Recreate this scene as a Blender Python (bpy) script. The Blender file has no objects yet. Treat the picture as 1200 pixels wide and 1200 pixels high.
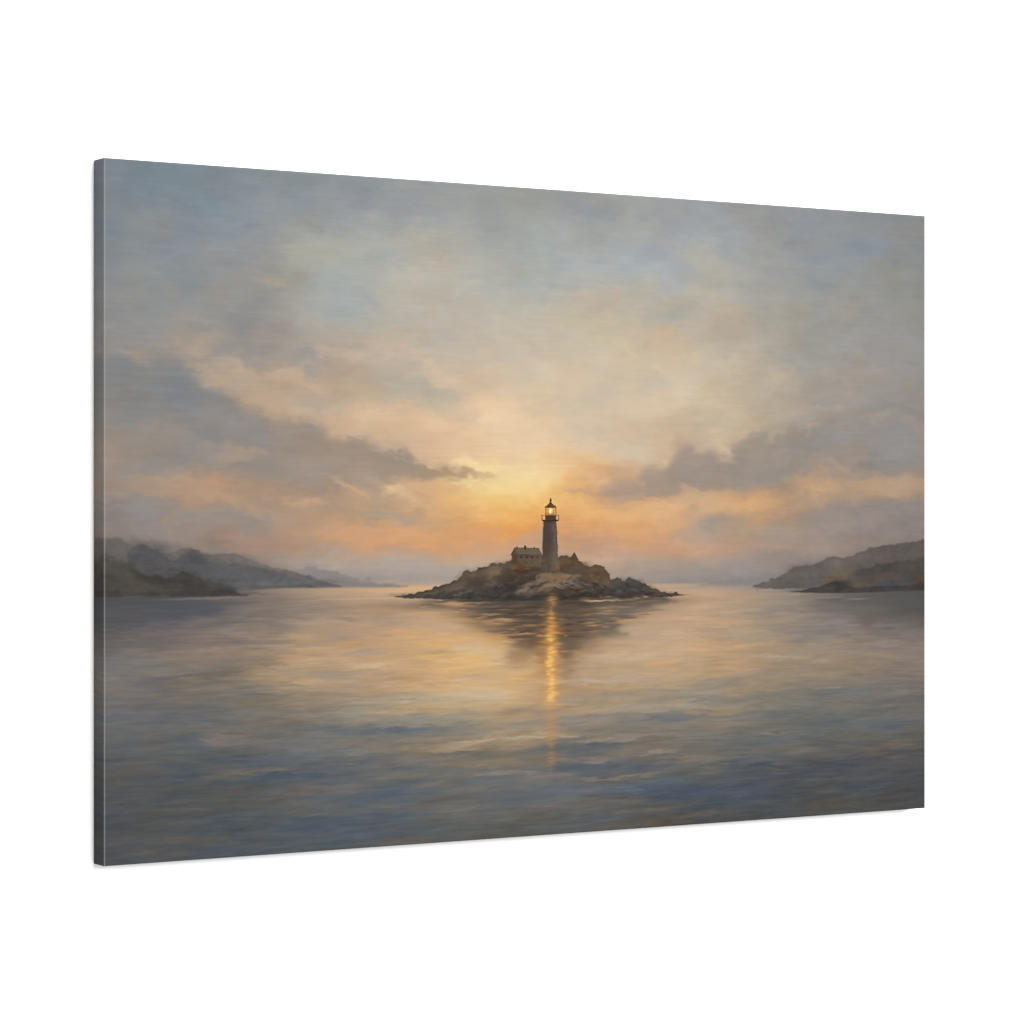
import bpy, bmesh, math
import numpy as np

C = bpy.context.scene

# ------------------------------------------------------------------ sizes
CANVAS_W, CANVAS_H, CANVAS_T = 0.9144, 0.6096, 0.022      # 36 x 24 inch print on shallow stretcher bars
HANG_Z = 1.5                                               # height of its centre on the wall

# ------------------------------------------------------------------ camera (stands left of the canvas, looks along +y and to the right)
cam_data = bpy.data.cameras.new('camera')
cam_data.sensor_width = 36.0
cam_data.lens = 100.47
cam_data.clip_start = 0.05
cam_data.clip_end = 100.0
cam = bpy.data.objects.new('camera', cam_data)
C.collection.objects.link(cam)
cam.location = (-1.4591, -2.2717, HANG_Z)
cam.rotation_euler = (math.radians(90), 0, math.radians(-31.92))
C.camera = cam

# ------------------------------------------------------------------ light: soft studio light, fill from all round and one big softbox
world = bpy.data.worlds.new('World')
C.world = world
world.use_nodes = True
bg = world.node_tree.nodes['Background']
bg.inputs['Color'].default_value = (1, 1, 1, 1)
bg.inputs['Strength'].default_value = 1.04

def softbox(name, loc, target, size, power):
    l = bpy.data.lights.new(name, 'AREA')
    l.shape = 'SQUARE'; l.size = size; l.energy = power
    l.color = (1, 1, 1)
    o = bpy.data.objects.new(name, l)
    C.collection.objects.link(o)
    o.location = loc
    d = [t - a for t, a in zip(target, loc)]
    o.rotation_euler = (math.atan2(math.hypot(d[0], d[1]), -d[2]), 0, math.atan2(d[1], d[0]) - math.pi / 2)
    return o
softbox('softbox', (2.6, -9.0, HANG_Z + 4.4), (0, 0, HANG_Z), 7.5, 2550)

C.view_settings.view_transform = 'Standard'
C.view_settings.look = 'None'
C.view_settings.exposure = 0
C.view_settings.gamma = 1
PRINT_GAIN = 0.340          # ink reflectance of a full white

# ------------------------------------------------------------------ helpers
def link(name, verts, faces, mat, parent=None, smooth=False):
    me = bpy.data.meshes.new(name)
    me.from_pydata(verts, [], faces)
    me.materials.append(mat)
    if smooth:
        me.polygons.foreach_set('use_smooth', [True] * len(me.polygons))
    o = bpy.data.objects.new(name, me)
    C.collection.objects.link(o)
    if parent:
        o.parent = parent
    return o

def grid_mesh(name, P, col, mat, parent):
    """P: (rows, cols, 3) points, col: (rows, cols, 3) linear ink colours -> one quad sheet"""
    r, c = P.shape[:2]
    me = bpy.data.meshes.new(name)
    idx = np.arange(r * c, dtype=np.int32).reshape(r, c)
    q = np.stack([idx[:-1, :-1], idx[1:, :-1], idx[1:, 1:], idx[:-1, 1:]], -1).reshape(-1, 4)
    me.vertices.add(r * c)
    me.vertices.foreach_set('co', P.reshape(-1).astype(np.float32))
    me.loops.add(q.size)
    me.loops.foreach_set('vertex_index', q.reshape(-1))
    me.polygons.add(len(q))
    me.polygons.foreach_set('loop_start', np.arange(0, q.size, 4, dtype=np.int32))
    me.update(calc_edges=True)
    me.polygons.foreach_set('use_smooth', np.ones(len(q), dtype=bool))
    at = me.attributes.new('ink', 'FLOAT_COLOR', 'POINT')
    rgba = np.ones((r * c, 4), np.float32)
    rgba[:, :3] = col.reshape(-1, 3)
    at.data.foreach_set('color', rgba.reshape(-1))
    me.materials.append(mat)
    o = bpy.data.objects.new(name, me)
    C.collection.objects.link(o)
    o.parent = parent
    return o

def material(name, rough=0.9):
    m = bpy.data.materials.new(name)
    m.use_nodes = True
    b = m.node_tree.nodes['Principled BSDF']
    b.inputs['Roughness'].default_value = rough
    b.inputs['Specular IOR Level'].default_value = 0.0
    return m, m.node_tree.nodes, m.node_tree.links, b

# ------------------------------------------------------------------ white wall
wall_mat, N, K, B = material('white_paint')
nz = N.new('ShaderNodeTexNoise'); nz.inputs['Scale'].default_value = 220
rp = N.new('ShaderNodeMapRange'); rp.inputs['To Min'].default_value = 0.89; rp.inputs['To Max'].default_value = 0.91
K.new(nz.outputs['Fac'], rp.inputs['Value'])
K.new(rp.outputs['Result'], B.inputs['Base Color'])
GAP = 0.0015
wy = CANVAS_T + GAP
wall = link('wall', [(-5, wy, -2), (5, wy, -2), (5, wy, 5), (-5, wy, 5), (-5, wy + .1, -2), (5, wy + .1, -2), (5, wy + .1, 5), (-5, wy + .1, 5)],
            [(0, 1, 2, 3), (5, 4, 7, 6), (4, 0, 3, 7), (1, 5, 6, 2), (3, 2, 6, 7), (4, 5, 1, 0)], wall_mat)
wall['kind'] = 'structure'

#--PAINT-BEGIN
# ------------------------------------------------------------------ the painted picture, in canvas units: 0..1500 across, 0..1000 down
NX, NY = 1440, 960
uu = np.linspace(0, 1500, NX); vv = np.linspace(0, 1000, NY)
UU, VV = np.meshgrid(uu, vv)
DU, DV = 1500 / (NX - 1), 1000 / (NY - 1)

ROW_V = [-37.5, 0.0, 41.2, 106.7, 172.3, 237.8, 303.4, 355.8, 395.1, 427.9, 460.7, 493.4, 526.2, 552.4, 578.7, 599.6, 610.1, 618.0, 636.3, 657.3, 690.1, 722.9, 749.1, 788.4, 827.7, 867.1, 906.4, 945.7, 987.7, 1000.0, 1037.5]
TONES = [  # underpainting, one row of canvas tones per entry of ROW_V
    [125,132,140,124,135,142,126,136,143,128,136,143,133,139,143,136,141,145,139,144,148,143,148,152,147,150,153,149,151,151,150,150,149,150,151,148,149,150,151,150,151,150,151,151,149,152,152,150,153,154,153,150,151,149,146,148,147,143,145,146,140,142,145,139,141,143,137,139,140,136,137,137],
    [125,132,140,124,135,142,126,136,143,129,137,143,134,140,144,138,144,147,142,147,151,146,151,155,151,154,156,153,155,154,154,155,152,154,155,152,152,154,154,154,155,153,155,156,154,156,157,157,155,158,161,152,153,152,148,150,149,144,146,149,140,143,147,138,142,146,137,140,142,136,138,138],
    [127,134,142,127,136,143,127,136,143,133,141,147,141,146,149,146,151,154,149,153,158,152,156,159,157,159,160,159,161,158,160,160,156,158,160,156,157,159,159,159,161,159,160,162,161,160,162,164,161,163,164,156,157,156,150,153,153,145,148,152,142,146,150,142,145,147,140,142,142,137,139,138],
    [131,137,142,135,140,143,135,142,148,142,146,151,149,151,150,160,161,156,165,166,161,168,169,164,173,171,165,174,172,164,169,171,166,168,172,168,169,172,170,170,173,172,168,172,173,169,171,170,174,171,161,165,164,159,156,157,155,151,152,152,148,150,150,147,148,146,143,144,141,140,140,138],
    [137,139,140,143,145,144,139,144,146,148,147,144,155,153,148,165,166,162,169,172,168,178,176,167,184,177,164,183,178,166,181,179,171,182,179,168,184,178,165,187,178,161,184,177,163,181,176,164,183,174,159,173,167,157,164,160,152,158,155,148,153,152,148,151,150,145,148,146,142,145,143,140],
    [145,143,141,148,146,144,155,147,139,146,144,142,157,150,143,171,162,151,181,169,154,187,174,157,190,178,161,192,181,165,196,185,167,198,186,167,198,186,165,199,187,164,200,184,161,197,181,159,191,179,161,181,171,155,172,164,153,163,158,150,156,152,147,155,151,146,152,147,143,149,145,141],
    [140,136,134,139,136,135,148,142,136,168,152,135,176,155,134,177,156,138,182,162,143,185,169,150,191,175,155,202,182,158,210,188,163,211,192,166,208,188,164,204,186,162,205,187,162,206,188,162,201,184,158,189,174,153,177,166,149,166,157,145,158,150,142,154,146,140,150,144,139,147,142,138],
    [144,136,129,137,134,131,142,135,131,150,140,133,173,152,131,184,160,136,198,172,145,208,180,150,215,186,154,223,193,160,228,199,164,224,197,163,214,192,165,212,189,162,207,185,158,201,181,154,195,177,152,187,169,146,173,159,142,159,150,140,151,143,138,145,139,136,143,137,134,142,136,132],
    [151,139,128,149,138,128,144,135,129,144,137,134,149,140,134,165,146,132,185,160,137,200,173,144,212,181,150,222,190,156,229,199,161,228,200,164,219,194,163,210,188,161,205,183,157,199,176,150,186,163,141,171,153,137,156,145,134,146,139,133,142,135,132,140,134,131,141,134,130,142,134,129],
    [155,141,131,147,138,133,145,136,130,150,139,131,149,138,130,162,143,130,174,150,131,189,161,136,206,173,142,223,189,148,237,205,151,232,200,150,228,194,153,219,187,150,203,173,141,185,157,133,171,149,132,163,144,130,155,140,128,149,136,127,146,134,128,147,135,126,148,135,125,149,135,124],
    [159,140,126,156,141,130,166,143,123,171,144,122,161,142,127,162,142,128,184,154,130,201,165,133,213,174,134,226,187,133,238,201,135,236,196,133,228,183,128,213,171,129,201,165,130,190,160,131,177,152,130,181,151,124,175,146,120,168,142,120,165,142,123,168,144,121,166,142,121,162,140,121],
    [149,138,132,151,140,134,168,142,122,167,142,122,167,144,124,174,147,124,176,149,125,183,154,126,203,164,126,224,175,119,234,181,110,231,177,111,227,176,114,222,171,118,218,169,121,209,166,126,195,161,130,197,158,120,186,151,119,169,143,123,156,139,128,148,135,126,143,131,125,141,130,126],
    [141,130,126,145,136,132,149,138,132,156,141,130,169,143,123,179,148,123,198,156,120,209,160,118,213,162,116,219,164,109,227,165,100,228,165,103,223,164,108,216,162,114,211,161,118,200,158,123,180,152,130,179,152,126,172,149,128,161,144,130,151,138,130,145,133,127,141,130,125,140,129,124],
    [137,125,120,141,129,122,146,131,122,156,135,122,165,139,123,174,147,126,186,153,127,198,157,124,205,159,122,206,161,123,205,162,126,201,160,127,199,157,125,198,156,126,194,156,128,189,154,130,183,152,130,173,148,132,162,144,131,154,139,129,149,135,126,143,130,123,139,127,121,136,125,120],
    [135,124,120,137,126,121,142,129,123,147,133,125,156,138,126,164,148,137,171,154,142,177,159,145,179,161,146,182,162,145,186,162,142,188,160,140,188,159,138,186,157,138,181,156,138,175,154,138,169,151,138,165,146,135,154,140,132,147,135,129,145,132,126,141,129,124,137,126,121,134,124,118],
    [138,127,122,141,129,124,144,132,127,146,134,128,153,139,131,155,143,138,159,147,142,164,152,144,169,156,147,171,159,148,173,158,146,174,156,144,174,155,142,172,154,141,167,151,141,161,148,140,157,145,138,152,141,136,147,137,132,143,133,129,142,131,126,139,129,124,136,126,121,133,123,118],
    [89,87,88,92,89,89,107,101,98,127,115,107,148,132,121,168,147,129,179,155,135,182,158,139,181,160,143,178,160,145,176,158,145,174,156,143,172,154,142,169,152,141,163,150,141,157,146,140,153,143,138,148,140,136,145,136,133,143,133,129,142,131,127,139,129,125,136,126,121,134,124,118],
    [85,84,85,87,84,85,101,95,92,119,107,100,141,126,114,168,145,122,191,158,128,203,167,132,207,170,132,206,169,130,206,167,127,205,167,129,203,166,131,199,165,132,192,162,134,182,158,136,171,152,135,159,144,134,150,138,132,144,134,129,142,131,126,140,130,125,138,128,123,137,126,121],
    [85,83,85,84,84,88,90,89,92,109,101,98,130,119,110,150,133,120,168,144,124,181,153,126,188,157,127,190,157,124,190,155,122,190,156,122,191,156,124,191,157,126,192,159,128,193,161,131,192,161,132,177,152,129,160,142,125,142,130,119,123,116,109,103,99,95,91,88,85,86,82,80],
    [93,90,91,95,93,97,96,93,98,112,106,103,133,121,112,152,134,118,172,145,119,187,153,121,196,159,121,203,162,118,204,159,113,200,155,110,192,152,116,184,151,121,183,153,125,187,156,128,187,158,129,171,150,128,155,140,125,140,129,120,124,116,111,109,104,100,98,93,90,91,86,84],
    [110,104,101,119,110,105,128,115,108,136,121,111,147,130,114,171,145,118,183,151,119,194,156,119,208,165,117,214,169,115,204,160,111,190,149,108,181,146,111,183,150,119,190,157,125,195,161,126,191,157,125,173,148,122,157,140,122,144,132,121,135,125,118,129,119,112,119,110,105,111,102,98],
    [121,115,109,123,116,109,127,117,107,130,118,105,151,129,107,182,151,117,189,158,122,188,157,122,198,163,122,215,176,123,218,178,123,199,159,114,180,146,111,185,154,120,196,162,124,200,163,123,191,158,124,181,151,119,166,143,118,153,136,117,146,131,116,141,126,114,134,121,111,128,116,108],
    [117,111,107,121,113,106,121,112,104,125,116,105,145,128,107,172,144,113,183,150,115,191,155,117,200,162,120,208,170,121,210,170,118,196,155,108,178,146,111,182,153,119,189,159,123,189,158,122,183,154,121,176,147,116,162,140,114,152,134,114,147,131,112,142,126,112,136,122,110,132,119,108],
    [108,109,110,109,107,107,112,108,104,117,113,107,122,116,107,137,126,113,145,135,119,163,147,124,181,158,126,191,164,126,196,165,124,184,153,118,174,147,117,172,147,119,168,146,119,163,144,120,163,145,120,154,136,114,141,128,111,134,124,111,132,122,110,124,117,109,120,113,106,120,111,103],
    [98,98,98,101,101,100,104,104,103,112,106,100,116,112,107,122,117,110,125,120,113,131,125,115,139,131,118,151,139,120,164,145,118,162,140,114,145,133,116,141,130,115,136,128,116,135,127,116,140,129,114,131,123,111,121,117,108,117,114,108,118,115,108,113,112,108,109,107,104,108,103,99],
    [89,89,89,90,91,92,87,91,94,94,94,95,99,101,103,103,106,108,108,108,107,116,111,105,126,116,104,136,122,103,141,125,103,136,121,103,118,113,106,117,111,104,118,111,102,119,112,103,118,113,105,113,110,103,108,107,101,105,104,100,103,104,100,104,102,98,101,98,94,98,95,91],
    [83,85,88,85,87,89,86,88,88,90,90,88,91,92,91,94,96,100,97,101,105,102,104,105,107,107,105,109,109,106,113,111,108,116,112,108,99,101,102,102,101,98,103,101,98,102,101,98,102,101,97,97,99,99,96,97,95,96,95,93,92,92,92,94,92,89,92,89,86,90,87,84],
    [80,84,89,85,86,87,87,88,87,86,90,91,87,91,94,93,97,97,92,98,104,93,98,104,98,100,100,104,103,100,104,104,103,104,105,104,102,104,105,99,98,95,94,94,93,89,93,96,86,91,95,83,89,96,82,87,93,80,84,88,78,82,85,79,83,87,79,81,83,78,78,78],
    [83,85,89,83,85,88,85,86,88,84,88,91,83,89,95,88,93,96,88,94,100,91,94,98,96,96,93,98,97,92,94,95,91,93,92,87,94,95,94,95,95,95,91,90,88,84,84,83,78,81,85,79,82,85,82,83,83,83,83,81,81,81,79,81,80,78,80,79,78,78,78,78],
    [83,86,89,83,85,89,84,85,88,86,87,89,84,87,92,87,90,92,88,92,96,90,92,94,95,94,90,97,95,90,94,93,89,92,90,85,92,92,92,93,94,94,90,89,87,84,82,79,79,79,78,80,80,80,81,81,81,82,82,80,81,81,79,81,80,77,79,78,77,78,78,77],
    [83,86,89,83,85,89,84,85,89,86,87,88,84,86,90,87,88,88,87,88,88,90,87,84,93,89,84,94,91,86,93,90,85,91,89,83,90,89,87,89,89,88,87,86,83,84,80,76,80,77,73,80,77,74,80,78,76,80,79,78,80,79,78,79,78,76,78,78,76,77,77,76],
]
SKY_DABS = [
    (135.4, 28.3, 47.2, 12.25, 0, (125, 138, 145), 0.5),
    (148.9, 58.2, 24.4, 9.82, 0, (126, 141, 149), 0.5),
    (101.8, 103.6, 29.4, 30.5, 0, (135, 141, 149), 0.5),
    (72.5, 89.3, 29.2, 19.45, 0, (138, 141, 142), 0.6),
    (300.8, 130.9, 19.7, 20.03, 0, (167, 165, 151), 0.6),
    (272.7, 169.6, 33.5, 11.22, 10, (170, 159, 142), 0.55),
    (169.3, 186.3, 21.8, 12.31, 0, (155, 147, 137), 0.5),
    (357.5, 122.0, 57.1, 20.17, 0, (170, 170, 159), 0.5),
    (415.0, 172.6, 55.0, 12.7, 24, (160, 163, 163), 0.4),
    (386.2, 202.8, 43.1, 17.71, 20, (166, 169, 166), 0.5),
    (540.1, 113.3, 32.9, 12.89, 0, (183, 173, 160), 0.5),
    (525.2, 88.3, 32.7, 12.87, 0, (173, 171, 157), 0.4),
    (630.7, 56.9, 24.4, 23.47, 0, (151, 155, 159), 0.5),
    (495.5, 51.3, 35.5, 20.52, 0, (149, 154, 159), 0.4),
    (818.2, 22.8, 35.1, 16.0, 0, (143, 150, 157), 0.65),
    (934.8, 93.3, 23.0, 10.81, 0, (151, 158, 166), 0.4),
    (997.7, 57.6, 40.0, 16.34, 0, (151, 158, 165), 0.55),
    (1073.3, 74.3, 33.9, 27.47, 0, (149, 157, 166), 0.55),
    (739.1, 143.5, 70.5, 11.89, 0, (166, 170, 168), 0.55),
    (890.7, 126.3, 42.3, 13.45, -15, (170, 174, 175), 0.6),
    (834.2, 168.9, 41.7, 12.02, -20, (190, 175, 160), 0.5),
    (981.0, 184.8, 43.2, 19.03, -10, (162, 165, 161), 0.5),
    (818.2, 204.1, 63.9, 10.67, 0, (196, 185, 161), 0.6),
    (956.2, 229.1, 39.6, 13.55, 0, (201, 178, 155), 0.6),
    (1064.8, 157.1, 27.1, 30.19, 0, (177, 169, 157), 0.5),
    (1039.5, 103.4, 30.3, 24.63, 0, (175, 169, 156), 0.5),
    (1326.3, 76.1, 53.9, 19.79, -10, (138, 146, 154), 0.5),
    (1272.7, 120.8, 53.2, 25.29, 0, (139, 145, 151), 0.55),
    (1380.5, 52.2, 40.0, 14.22, 0, (133, 142, 153), 0.6),
    (1317.3, 161.2, 35.8, 28.24, 0, (157, 151, 141), 0.5),
    (1426.2, 128.5, 55.1, 22.87, 0, (146, 144, 137), 0.5),
    (1090.3, 197.4, 34.0, 27.52, 0, (184, 167, 145), 0.55),
    (1219.8, 171.9, 52.6, 16.76, 0, (165, 155, 144), 0.45),
    (1176.2, 41.5, 52.1, 19.46, 0, (150, 152, 154), 0.4),
    (148.9, 257.1, 37.9, 14.73, -5, (175, 155, 135), 0.7),
    (64.5, 284.0, 39.8, 10.93, 10, (166, 151, 136), 0.6),
    (224.1, 262.1, 52.5, 14.87, 0, (148, 146, 144), 0.6),
    (324.8, 276.7, 31.2, 20.09, 0, (152, 149, 147), 0.7),
    ([(-19.4, 297.1), (35.5, 293.3), (59.2, 296.3), (95.1, 290.4), (112.5, 296.1), (131.3, 307.8), (146.2, 323.4), (157.0, 340.4), (147.6, 354.1), (115.2, 364.4), (81.8, 363.8), (55.3, 376.4), (28.9, 370.8), (-19.4, 363.2)], (136, 136, 134), 8, 0.8, 0.65),
    (75.1, 323.8, 66.4, 19.46, 8, (136, 135, 134), 0.6),
    (117.9, 331.4, 34.9, 24.45, 20, (132, 134, 138), 0.8),
    (109.8, 302.2, 26.8, 13.44, 0, (138, 137, 135), 0.7),
    (42.1, 354.8, 47.4, 12.11, 0, (140, 137, 135), 0.6),
    (224.1, 291.9, 35.9, 8.68, 16, (187, 165, 143), 0.7),
    (180.2, 307.8, 49.1, 8.63, 20, (179, 159, 140), 0.75),
    (268.6, 343.1, 44.7, 13.71, 32, (191, 167, 141), 0.8),
    (291.0, 297.6, 30.9, 10.0, 10, (191, 168, 145), 0.6),
    (238.0, 316.4, 55.4, 8.69, 24, (183, 162, 141), 0.5),
    (307.8, 327.3, 22.6, 17.54, 10, (182, 164, 146), 0.5),
    (185.7, 364.4, 57.4, 14.8, 14, (146, 142, 138), 0.75),
    (251.8, 382.0, 69.5, 17.41, 16, (147, 142, 139), 0.8),
    (95.1, 392.8, 48.1, 14.63, 0, (158, 145, 132), 0.6),
    (182.9, 411.3, 41.0, 14.8, 0, (162, 146, 132), 0.6),
    (55.3, 445.5, 52.9, 12.13, 5, (145, 141, 138), 0.5),
    (386.2, 269.9, 57.5, 10.12, 8, (201, 177, 151), 0.6),
    (525.2, 283.9, 67.0, 10.3, 22, (209, 185, 158), 0.65),
    (480.8, 308.1, 91.3, 12.8, 22, (182, 173, 158), 0.75),
    (555.1, 321.9, 39.0, 9.04, 5, (184, 175, 158), 0.6),
    (407.8, 316.2, 57.8, 12.68, 10, (193, 173, 147), 0.5),
    (329.1, 299.2, 22.7, 15.07, 0, (202, 175, 148), 0.5),
    (339.0, 346.7, 37.0, 15.09, 0, (178, 167, 152), 0.5),
    (381.9, 363.6, 37.4, 15.17, 5, (208, 177, 146), 0.6),
    (436.8, 349.9, 35.0, 12.73, 10, (216, 189, 154), 0.55),
    ([(272.7, 366.7), (300.8, 362.5), (319.1, 365.9), (339.0, 376.9), (357.5, 382.9), (374.7, 394.0), (390.5, 387.5), (413.6, 383.3), (436.8, 394.5), (458.7, 405.7), (480.8, 408.0), (498.5, 420.6), (525.2, 429.3), (549.1, 431.7), (577.6, 438.0), (615.5, 442.9), (570.1, 447.1), (532.6, 443.4), (495.5, 448.8), (458.7, 456.7), (436.8, 464.5), (400.6, 457.0), (350.4, 452.3), (307.8, 445.0), (272.7, 419.1), (246.3, 382.0)], (158, 144, 131), 8, 0.9, 0.62),
    (307.8, 377.4, 28.2, 8.77, 25, (156, 145, 135), 0.6),
    (357.5, 409.4, 42.8, 12.61, 20, (158, 145, 133), 0.6),
    (415.0, 406.2, 29.0, 10.16, 10, (163, 148, 134), 0.6),
    (343.3, 437.2, 85.4, 17.62, 5, (162, 147, 133), 0.6),
    (436.8, 430.1, 58.3, 15.28, 12, (166, 148, 132), 0.7),
    (480.8, 415.6, 23.6, 11.52, 15, (164, 148, 132), 0.85),
    (507.4, 433.3, 38.5, 12.84, 12, (168, 150, 132), 0.9),
    (547.6, 439.5, 56.9, 10.32, 6, (179, 154, 129), 0.9),
    (597.3, 443.0, 33.3, 6.49, 0, (192, 161, 128), 0.6),
    (422.3, 451.8, 49.3, 12.71, 20, (171, 150, 131), 0.8),
    (393.4, 463.4, 31.7, 7.6, 18, (201, 168, 135), 0.45),
    (376.1, 455.9, 17.2, 5.05, 16, (202, 171, 140), 0.35),
    (415.0, 470.9, 20.3, 5.08, 20, (207, 168, 129), 0.4),
    (486.7, 471.9, 44.2, 10.25, 24, (215, 181, 141), 0.6),
    (466.1, 464.4, 14.7, 7.67, 10, (222, 195, 155), 0.4),
    (333.3, 482.5, 25.5, 8.8, 8, (199, 162, 127), 0.7),
    (603.3, 457.3, 33.4, 6.5, 8, (239, 212, 156), 0.55),
    (532.6, 461.5, 38.8, 10.31, 15, (208, 168, 128), 0.6),
    (615.5, 428.6, 45.7, 10.41, 10, (241, 216, 162), 0.6),
    (458.7, 507.8, 52.7, 11.49, 6, (177, 156, 135), 0.8),
    (371.8, 497.6, 57.3, 8.84, 5, (173, 150, 129), 0.6),
    (555.1, 523.4, 33.0, 6.46, 0, (197, 158, 127), 0.5),
    (422.3, 531.9, 52.2, 11.44, 0, (206, 160, 123), 0.75),
    (525.2, 541.3, 89.3, 10.3, 0, (208, 160, 120), 0.6),
    (661.4, 505.4, 61.6, 9.16, 0, (231, 184, 116), 0.5),
    (664.5, 484.4, 61.6, 9.16, 0, (234, 200, 132), 0.45),
    (630.7, 536.6, 55.0, 10.43, 0, (217, 160, 115), 0.55),
    (700.0, 447.5, 40.4, 13.15, 0, (240, 212, 155), 0.45),
    (135.4, 463.4, 54.0, 9.8, 8, (178, 150, 126), 0.65),
    (180.2, 453.3, 35.5, 7.4, 4, (182, 150, 124), 0.65),
    (185.7, 485.3, 46.5, 9.87, 12, (182, 151, 125), 0.65),
    (238.0, 492.7, 36.0, 8.69, 10, (176, 149, 126), 0.5),
    (153.0, 471.9, 24.4, 4.91, 5, (190, 156, 126), 0.55),
    (88.4, 458.7, 53.3, 9.74, 8, (173, 146, 125), 0.6),
    (48.6, 488.0, 39.6, 16.96, 0, (147, 141, 137), 0.6),
    (121.9, 507.5, 59.2, 12.23, 12, (149, 142, 137), 0.6),
    (224.1, 507.6, 55.2, 12.39, 0, (149, 141, 133), 0.65),
    (286.7, 522.6, 30.9, 12.49, 0, (178, 146, 122), 0.7),
    (169.3, 529.7, 68.1, 6.15, 0, (158, 138, 124), 0.6),
    (251.8, 544.9, 83.4, 7.46, 2, (172, 140, 123), 0.6),
    (9.3, 514.6, 26.1, 14.47, 0, (133, 124, 119), 0.5),
    (739.1, 308.6, 70.5, 26.42, 0, (211, 195, 171), 0.45),
    (997.7, 289.1, 56.7, 19.06, -15, (210, 193, 171), 0.65),
    (923.3, 335.4, 42.6, 16.2, -10, (215, 193, 160), 0.6),
    (834.2, 319.8, 41.7, 13.36, -10, (200, 189, 170), 0.5),
    (810.2, 373.6, 35.1, 15.98, -10, (200, 189, 168), 0.55),
    (762.6, 346.5, 47.3, 7.95, 0, (204, 191, 169), 0.45),
    (939.7, 304.0, 26.3, 10.82, -20, (191, 183, 170), 0.5),
    (1031.1, 347.0, 43.7, 24.6, 0, (192, 175, 153), 0.45),
    (939.7, 324.3, 98.6, 18.93, -10, (209, 193, 169), 0.35),
    (1133.0, 299.6, 68.8, 19.36, 0, (178, 167, 152), 0.4),
    (890.7, 406.0, 48.8, 10.76, 0, (205, 189, 161), 0.4),
    (1176.2, 277.8, 52.1, 16.68, 20, (190, 173, 153), 0.5),
    (1211.1, 339.7, 52.5, 19.53, 10, (184, 167, 147), 0.45),
    (1317.3, 295.4, 60.9, 16.95, 0, (163, 154, 145), 0.5),
    (1081.8, 401.1, 15.3, 12.37, 0, (210, 187, 154), 0.5),
    (1119.3, 370.3, 24.0, 6.9, -10, (205, 185, 156), 0.4),
    (1064.8, 390.4, 27.1, 12.35, 0, (203, 181, 154), 0.5),
    (964.5, 418.8, 23.1, 10.85, 0, (208, 185, 152), 0.6),
    ([(818.2, 470.8), (853.5, 464.0), (890.7, 450.4), (918.4, 431.3), (936.4, 431.2), (956.2, 436.4), (971.1, 435.0), (974.4, 415.9), (986.0, 405.0), (1007.7, 397.9), (1027.7, 396.3), (1044.6, 401.6), (1061.4, 408.2), (1075.0, 417.7), (1095.4, 412.0), (1102.2, 395.4), (1119.3, 378.6), (1143.4, 371.4), (1164.1, 373.8), (1178.0, 383.4), (1188.4, 390.2), (1198.8, 384.5), (1202.3, 369.1), (1216.3, 361.9), (1237.4, 367.2), (1258.6, 358.5), (1287.0, 351.0), (1315.5, 356.1), (1329.9, 343.2), (1349.7, 331.5), (1373.2, 331.1), (1387.8, 342.2), (1417.0, 341.7), (1453.8, 341.0), (1509.5, 348.7), (1509.5, 425.1), (1453.8, 425.6), (1398.7, 421.8), (1344.3, 416.6), (1308.4, 419.7), (1255.0, 427.2), (1202.3, 441.6), (1150.3, 455.8), (1098.8, 461.6), (1047.9, 465.9), (981.0, 474.3), (915.1, 479.9), (858.3, 477.4)], (157, 144, 133), 8, 0.9, 0.64),
    (890.7, 469.2, 65.0, 6.72, -4, (186, 159, 135), 0.6),
    (931.5, 448.8, 26.3, 10.81, -25, (175, 154, 136), 0.6),
    (956.2, 458.1, 66.0, 10.84, -6, (171, 150, 133), 0.6),
    (1017.7, 419.6, 33.5, 13.65, -15, (165, 149, 136), 0.6),
    (1039.5, 445.4, 67.3, 12.31, -8, (160, 146, 133), 0.6),
    (869.6, 459.9, 29.1, 6.71, -18, (194, 166, 140), 0.6),
    (802.2, 469.5, 22.3, 3.99, 0, (198, 164, 134), 0.75),
    (762.6, 489.5, 34.7, 5.3, 0, (232, 195, 137), 0.4),
    (1136.5, 392.2, 27.5, 11.07, -20, (159, 149, 138), 0.5),
    (1176.2, 419.5, 86.8, 16.68, -6, (153, 143, 133), 0.6),
    (1246.2, 389.5, 45.9, 12.61, -12, (149, 144, 138), 0.6),
    (1317.3, 380.1, 78.8, 16.95, -6, (148, 143, 139), 0.6),
    (1362.3, 354.0, 32.6, 11.35, -10, (149, 145, 141), 0.5),
    (1417.0, 374.5, 73.3, 22.85, 0, (146, 142, 139), 0.8),
    (1472.3, 392.4, 48.2, 28.73, 0, (146, 142, 138), 0.7),
    (1181.4, 381.9, 20.9, 8.34, -15, (186, 171, 151), 0.4),
    (1398.7, 340.5, 25.5, 8.55, -10, (170, 158, 146), 0.45),
    (1246.2, 364.3, 21.2, 3.5, -14, (180, 166, 147), 0.4),
    (1150.3, 447.5, 69.0, 12.47, -8, (158, 146, 134), 0.7),
    (1246.2, 444.1, 28.2, 12.61, 0, (188, 152, 126), 0.7),
    (1272.7, 460.8, 46.1, 9.84, 5, (195, 158, 121), 0.75),
    (1317.3, 429.5, 32.3, 12.71, 0, (175, 152, 131), 0.6),
    (1407.8, 454.5, 91.4, 17.12, -2, (180, 154, 128), 0.75),
    (1171.0, 475.1, 38.1, 11.11, -12, (201, 161, 122), 0.7),
    (1119.3, 486.3, 44.6, 9.67, 0, (206, 165, 124), 0.65),
    (1237.4, 486.1, 59.8, 13.99, -10, (180, 152, 126), 0.6),
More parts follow.
